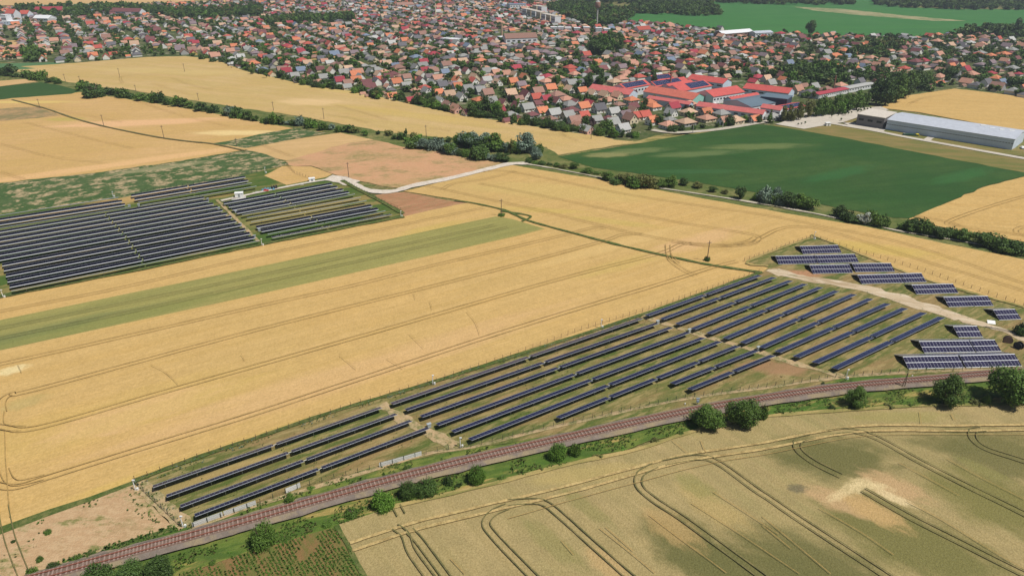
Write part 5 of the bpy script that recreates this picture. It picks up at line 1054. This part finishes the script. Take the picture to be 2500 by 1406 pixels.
def mass_trees(name, spots, label, cat, mats=('dark', 'mid', 'bright', 'olive')):
    CO, MI = [], []; r = np.random.RandomState(len(spots))
    for (p, rad, hh_) in spots:
        sh = 'round' if r.rand() < .8 else 'bush' if r.rand() < .6 else 'cone'; b = base[sh][r.randint(5)]; a = r.rand()*6.28; ca, sa = math.cos(a), math.sin(a)
        q = np.stack([(b[:,0]*ca - b[:,1]*sa)*rad + p.x, (b[:,0]*sa + b[:,1]*ca)*rad + p.y, b[:,2]*hh_/SHZ[sh] + .2], 1)
        CO.append(q); MI.append(np.full(len(b)//3, r.choice(len(mats), p=[.5,.3,.1,.1][:len(mats)] if len(mats) == 4 else None)))
    return tag(put(name, npmesh(name, np.concatenate(CO), 3, [LM[m] for m in mats], np.concatenate(MI))), label, cat, kind='stuff')
ms = [(p, *((rnd.uniform(2.4, 5.2), rnd.uniform(4, 8)) if p.length < 800 else (rnd.uniform(2.2, 4.6), rnd.uniform(3.5, 6.5)))) for p in mass if p.length < 800 or rnd.random() < .85]
# groves where no house stands
for b in BLOCKS[1:4] + [BLOCKS[5], BLOCKS[8], BLOCKS[9]]:
    xs = [q[0] for q in b]; ys = [q[1] for q in b]; A_ = [G(*q) for q in b]; x0, x1 = min(q.x for q in A_), max(q.x for q in A_); y0, y1 = min(q.y for q in A_), max(q.y for q in A_)
    n = int((x1-x0)*(y1-y0)/75)
    for _ in range(min(n, 2500)):
        p = Vector((rnd.uniform(x0, x1), rnd.uniform(y0, y1), 0))
        if inside(pix(p), b): ms.append((p, rnd.uniform(4, 6.5), rnd.uniform(8, 13)))
mass_trees('town_trees', ms, 'mass of garden trees between the far houses', 'trees'); print('MASS', len(ms))
woods = []
def wood(poly, dens=70, rr=(4.5, 7.5), hh2=(9, 15)):
    A_ = [G(*q) for q in poly]; x0, x1 = min(q.x for q in A_), max(q.x for q in A_); y0, y1 = min(q.y for q in A_), max(q.y for q in A_)
    for _ in range(min(int((x1-x0)*(y1-y0)/dens), 5000)):
        p = Vector((rnd.uniform(x0, x1), rnd.uniform(y0, y1), 0))
        if inside(pix(p), poly): woods.append((p, rnd.uniform(*rr), rnd.uniform(*hh2)))
wood([(1530,32),(1600,36),(1700,40),(1762,38),(1740,14),(1620,14),(1540,20)])
wood([(1330,2),(1560,12),(1740,8),(1860,12),(2000,14),(2100,12),(2000,-6),(1330,-10)], 120)
wood([(2130,14),(2200,20),(2330,25),(2560,26),(2560,-2),(2130,0)], 120)
wood([(2320,92),(2400,90),(2510,92),(2510,74),(2440,72),(2340,82)], 80)
wood([(640,3),(1330,8),(1330,-6),(640,-6)], 260)
wood([(270,18),(390,22),(420,46),(330,34),(150,50),(90,40),(30,30),(40,22)], 170); wood([(60,132),(130,140),(100,152),(60,150)], 90)
wood([(1930,170),(2040,160),(2060,185),(2000,212),(1900,200),(1880,188)], 60, (3.5,6), (6,10))
mass_trees('far_woods', woods, 'dark continuous woods beyond and beside the town', 'woods', ('dark', 'mid')); print('WOOD', len(woods))
tree(1977,86,28,34,'dark','round','mid','poplar','tree','dense dark poplar clump standing alone by the far green field')
for i, (x, y, w, h) in enumerate([(1470,122,36,38),(1452,134,40,36),(1512,130,30,34),(2175,125,36,24),(2145,182,36,30),(2420,86,30,24),(2460,84,34,26),(2480,80,40,34),(2320,190,34,26)]):
    tree(x, y, w, h, 'bright' if i == 0 else 'dark', 'round', 'mid', 'tree', 'tree', f'{"bright" if i == 0 else "dark"} large tree, {ordw(i+1)} of the big crowns inside the town', 'big crowns inside the town')

# ------------------------------------------------------------------ low vegetation (uncountable)
def tufts(name, polys, dens, size, mats, label, cat, rowdir=None, rowstep=.75, hgt=1.0, maxn=60000, keep=None):
    r = np.random.RandomState(len(name)); C = []
    for poly in polys:
        A_ = [G(*q) for q in poly]; x0, x1 = min(q.x for q in A_), max(q.x for q in A_); y0, y1 = min(q.y for q in A_), max(q.y for q in A_)
        if rowdir is None:
            n = min(int((x1-x0)*(y1-y0)*dens), maxn*3)
            for x, y in zip(r.uniform(x0, x1, n), r.uniform(y0, y1, n)):
                p = Vector((x, y, 0))
                if inside(pix(p), poly) and noise.noise(p*.16) + .35*noise.noise(p*.7) > (keep if keep is not None else -.1): C.append((x, y))
        else:
            d = az(rowdir); nrm = az(rowdir - 90); c = Vector(((x0+x1)/2, (y0+y1)/2, 0)); Rr = max(x1-x0, y1-y0)*.75; k = -Rr
            while k < Rr:
                t = -Rr
                while t < Rr:
                    p = c + d*(t + r.uniform(-.08, .08)) + nrm*(k + r.uniform(-.06, .06)); t += .34
                    if inside(pix(p), poly) and noise.noise(p*.22) + .5*noise.noise(p*.8) > -.24: C.append((p.x, p.y))
                k += rowstep
    C = np.array(C[:maxn]); n = len(C); per = 3; Cc = np.repeat(C, per, 0); m = len(Cc)
    base_ = np.zeros((m, 3)); base_[:, :2] = Cc + r.normal(size=(m, 2))*size*.35; base_[:, 2] = TR*.5 + size*.3*hgt
    a = r.normal(size=(m, 3)); a /= np.linalg.norm(a, axis=1)[:, None]; b = np.cross(a, r.normal(size=(m, 3))); b /= np.linalg.norm(b, axis=1)[:, None]
    s = (size*(.5 + .7*r.rand(m)))[:, None]; a = a*s; b = b*s*.6; a[:, 2] *= hgt*.7; b[:, 2] *= hgt*.7
    q = np.stack([base_ - a, base_ - b, base_ + a, base_ + b], 1).reshape(-1, 3); q[:, 2] = np.maximum(q[:, 2], TR)
    mi = np.repeat(r.choice(len(mats), n), per)
    print(name, n); return tag(put(name, npmesh(name, q, 4, [LM[k] for k in mats], mi)), label, cat, kind='stuff')
tufts('beet_plants', [[(440,1404),(600,1353),(820,1291),(848,1335),(886,1402),(920,1470),(330,1470)]], 0, .30, ('mid', 'bright'), 'green beet plants in rows on red soil', 'crop', rowdir=143, hgt=1.2)
VG = [[(440,1293),(640,1232),(900,1150),(1120,1106),(1400,1064),(1700,1008),(1850,990),(2060,930),(2500,908),(2500,920),(2060,940),(1850,972),(1675,1000),(1450,1050),(1080,1136),(640,1256),(380,1330)],
      [(430,1404),(600,1350),(820,1288),(950,1241),(1200,1181),(1400,1130),(1700,1050),(1880,1015),(2100,1000),(2500,985),(2500,935),(2270,945),(2057,966),(1860,1000),(1675,1032),(1450,1082),(1080,1170),(630,1300),(420,1360)]]
tufts('verge_weeds', VG, 3.6, .30, ('mid', 'bright', 'olive'), 'rough green weeds on both verges of the railway', 'weeds', keep=-.05, hgt=.9)
tufts('farm_edge_weeds', [[(327,1176),(650,1063),(1050,935),(1280,861),(1570,768),(1860,664),(1862,669),(1570,776),(1280,871),(1050,945),(650,1075),(335,1190)], [(327,1178),(352,1180),(470,1285),(440,1290)]], 2.0, .26, ('mid', 'olive', 'silver'), 'weeds growing along the fence of the near solar farm', 'weeds', keep=-.3)
tufts('dry_plot_weeds', [[(0,1308),(120,1260),(322,1186),(420,1292),(300,1325),(150,1380),(0,1406)]], .9, .3, ('olive', 'mid'), 'scattered green weeds over the dry plot at lower left', 'weeds', keep=.28, hgt=.8)
tufts('green_patch_weeds', [[(265,1340),(330,1316),(420,1286),(442,1294),(400,1308),(300,1348)], [(60,1406),(150,1372),(300,1322),(330,1335),(180,1398),(100,1440)]], 5, .34, ('mid', 'dark'), 'dense green weeds between the dry plot and the railway', 'weeds', keep=-.2)
tufts('farm_grass', [EAST], .35, .2, ('olive', 'mid'), 'sparse grass tufts between the near solar rows', 'grass', keep=.08, hgt=.6)

# ------------------------------------------------------------------ haze, light, camera
m = bpy.data.materials.new('haze'); m.use_nodes = True; nt = m.node_tree; nt.nodes.remove(nt.nodes['Principled BSDF'])
pv = nt.nodes.new('ShaderNodeVolumePrincipled'); pv.inputs['Color'].default_value = (.78, .87, 1.0, 1); pv.inputs['Density'].default_value = 0.0001; pv.inputs['Anisotropy'].default_value = 0.2
nt.links.new(pv.outputs[0], nt.nodes['Material Output'].inputs['Volume'])
hz = MB(); hz.box(-4600, 4600, -700, 7100, -1, H + 4); tag(put('haze', hz.mesh('haze', m)), kind='stuff')

SAZ, SEL = 117.0, 60.0
sd = Vector((math.sin(R(SAZ))*math.cos(R(SEL)), math.cos(R(SAZ))*math.cos(R(SEL)), math.sin(R(SEL))))
sl = bpy.data.lights.new('sun', 'SUN'); sl.energy = 4.4; sl.angle = R(.5); sl.color = (1, .955, .89)
so = bpy.data.objects.new('sun', sl); so.rotation_euler = (-sd).to_track_quat('-Z', 'Y').to_euler(); so.location = (0, 0, 300); col.objects.link(so)
w = bpy.data.worlds.new('World'); bpy.context.scene.world = w; w.use_nodes = True; nt = w.node_tree
sky = nt.nodes.new('ShaderNodeTexSky'); sky.sky_type = 'NISHITA'; sky.sun_disc = False; sky.sun_elevation = R(SEL); sky.sun_rotation = R(SAZ)
nt.links.new(sky.outputs[0], nt.nodes['Background'].inputs['Color']); nt.nodes['Background'].inputs['Strength'].default_value = 0.055
cam = bpy.data.cameras.new('camera'); cam.sensor_width = 36; cam.lens = 36 * F / 2500; cam.clip_end = 12000; cam.clip_start = 1
co = bpy.data.objects.new('camera', cam); co.location = (0, 0, H); co.rotation_euler = (math.pi/2 - P, 0, 0); col.objects.link(co)
sc_ = bpy.context.scene; sc_.camera = co
vs_ = sc_.view_settings; vs_.view_transform = 'Standard'; vs_.look = 'None'; vs_.exposure = 0.1; vs_.gamma = 1
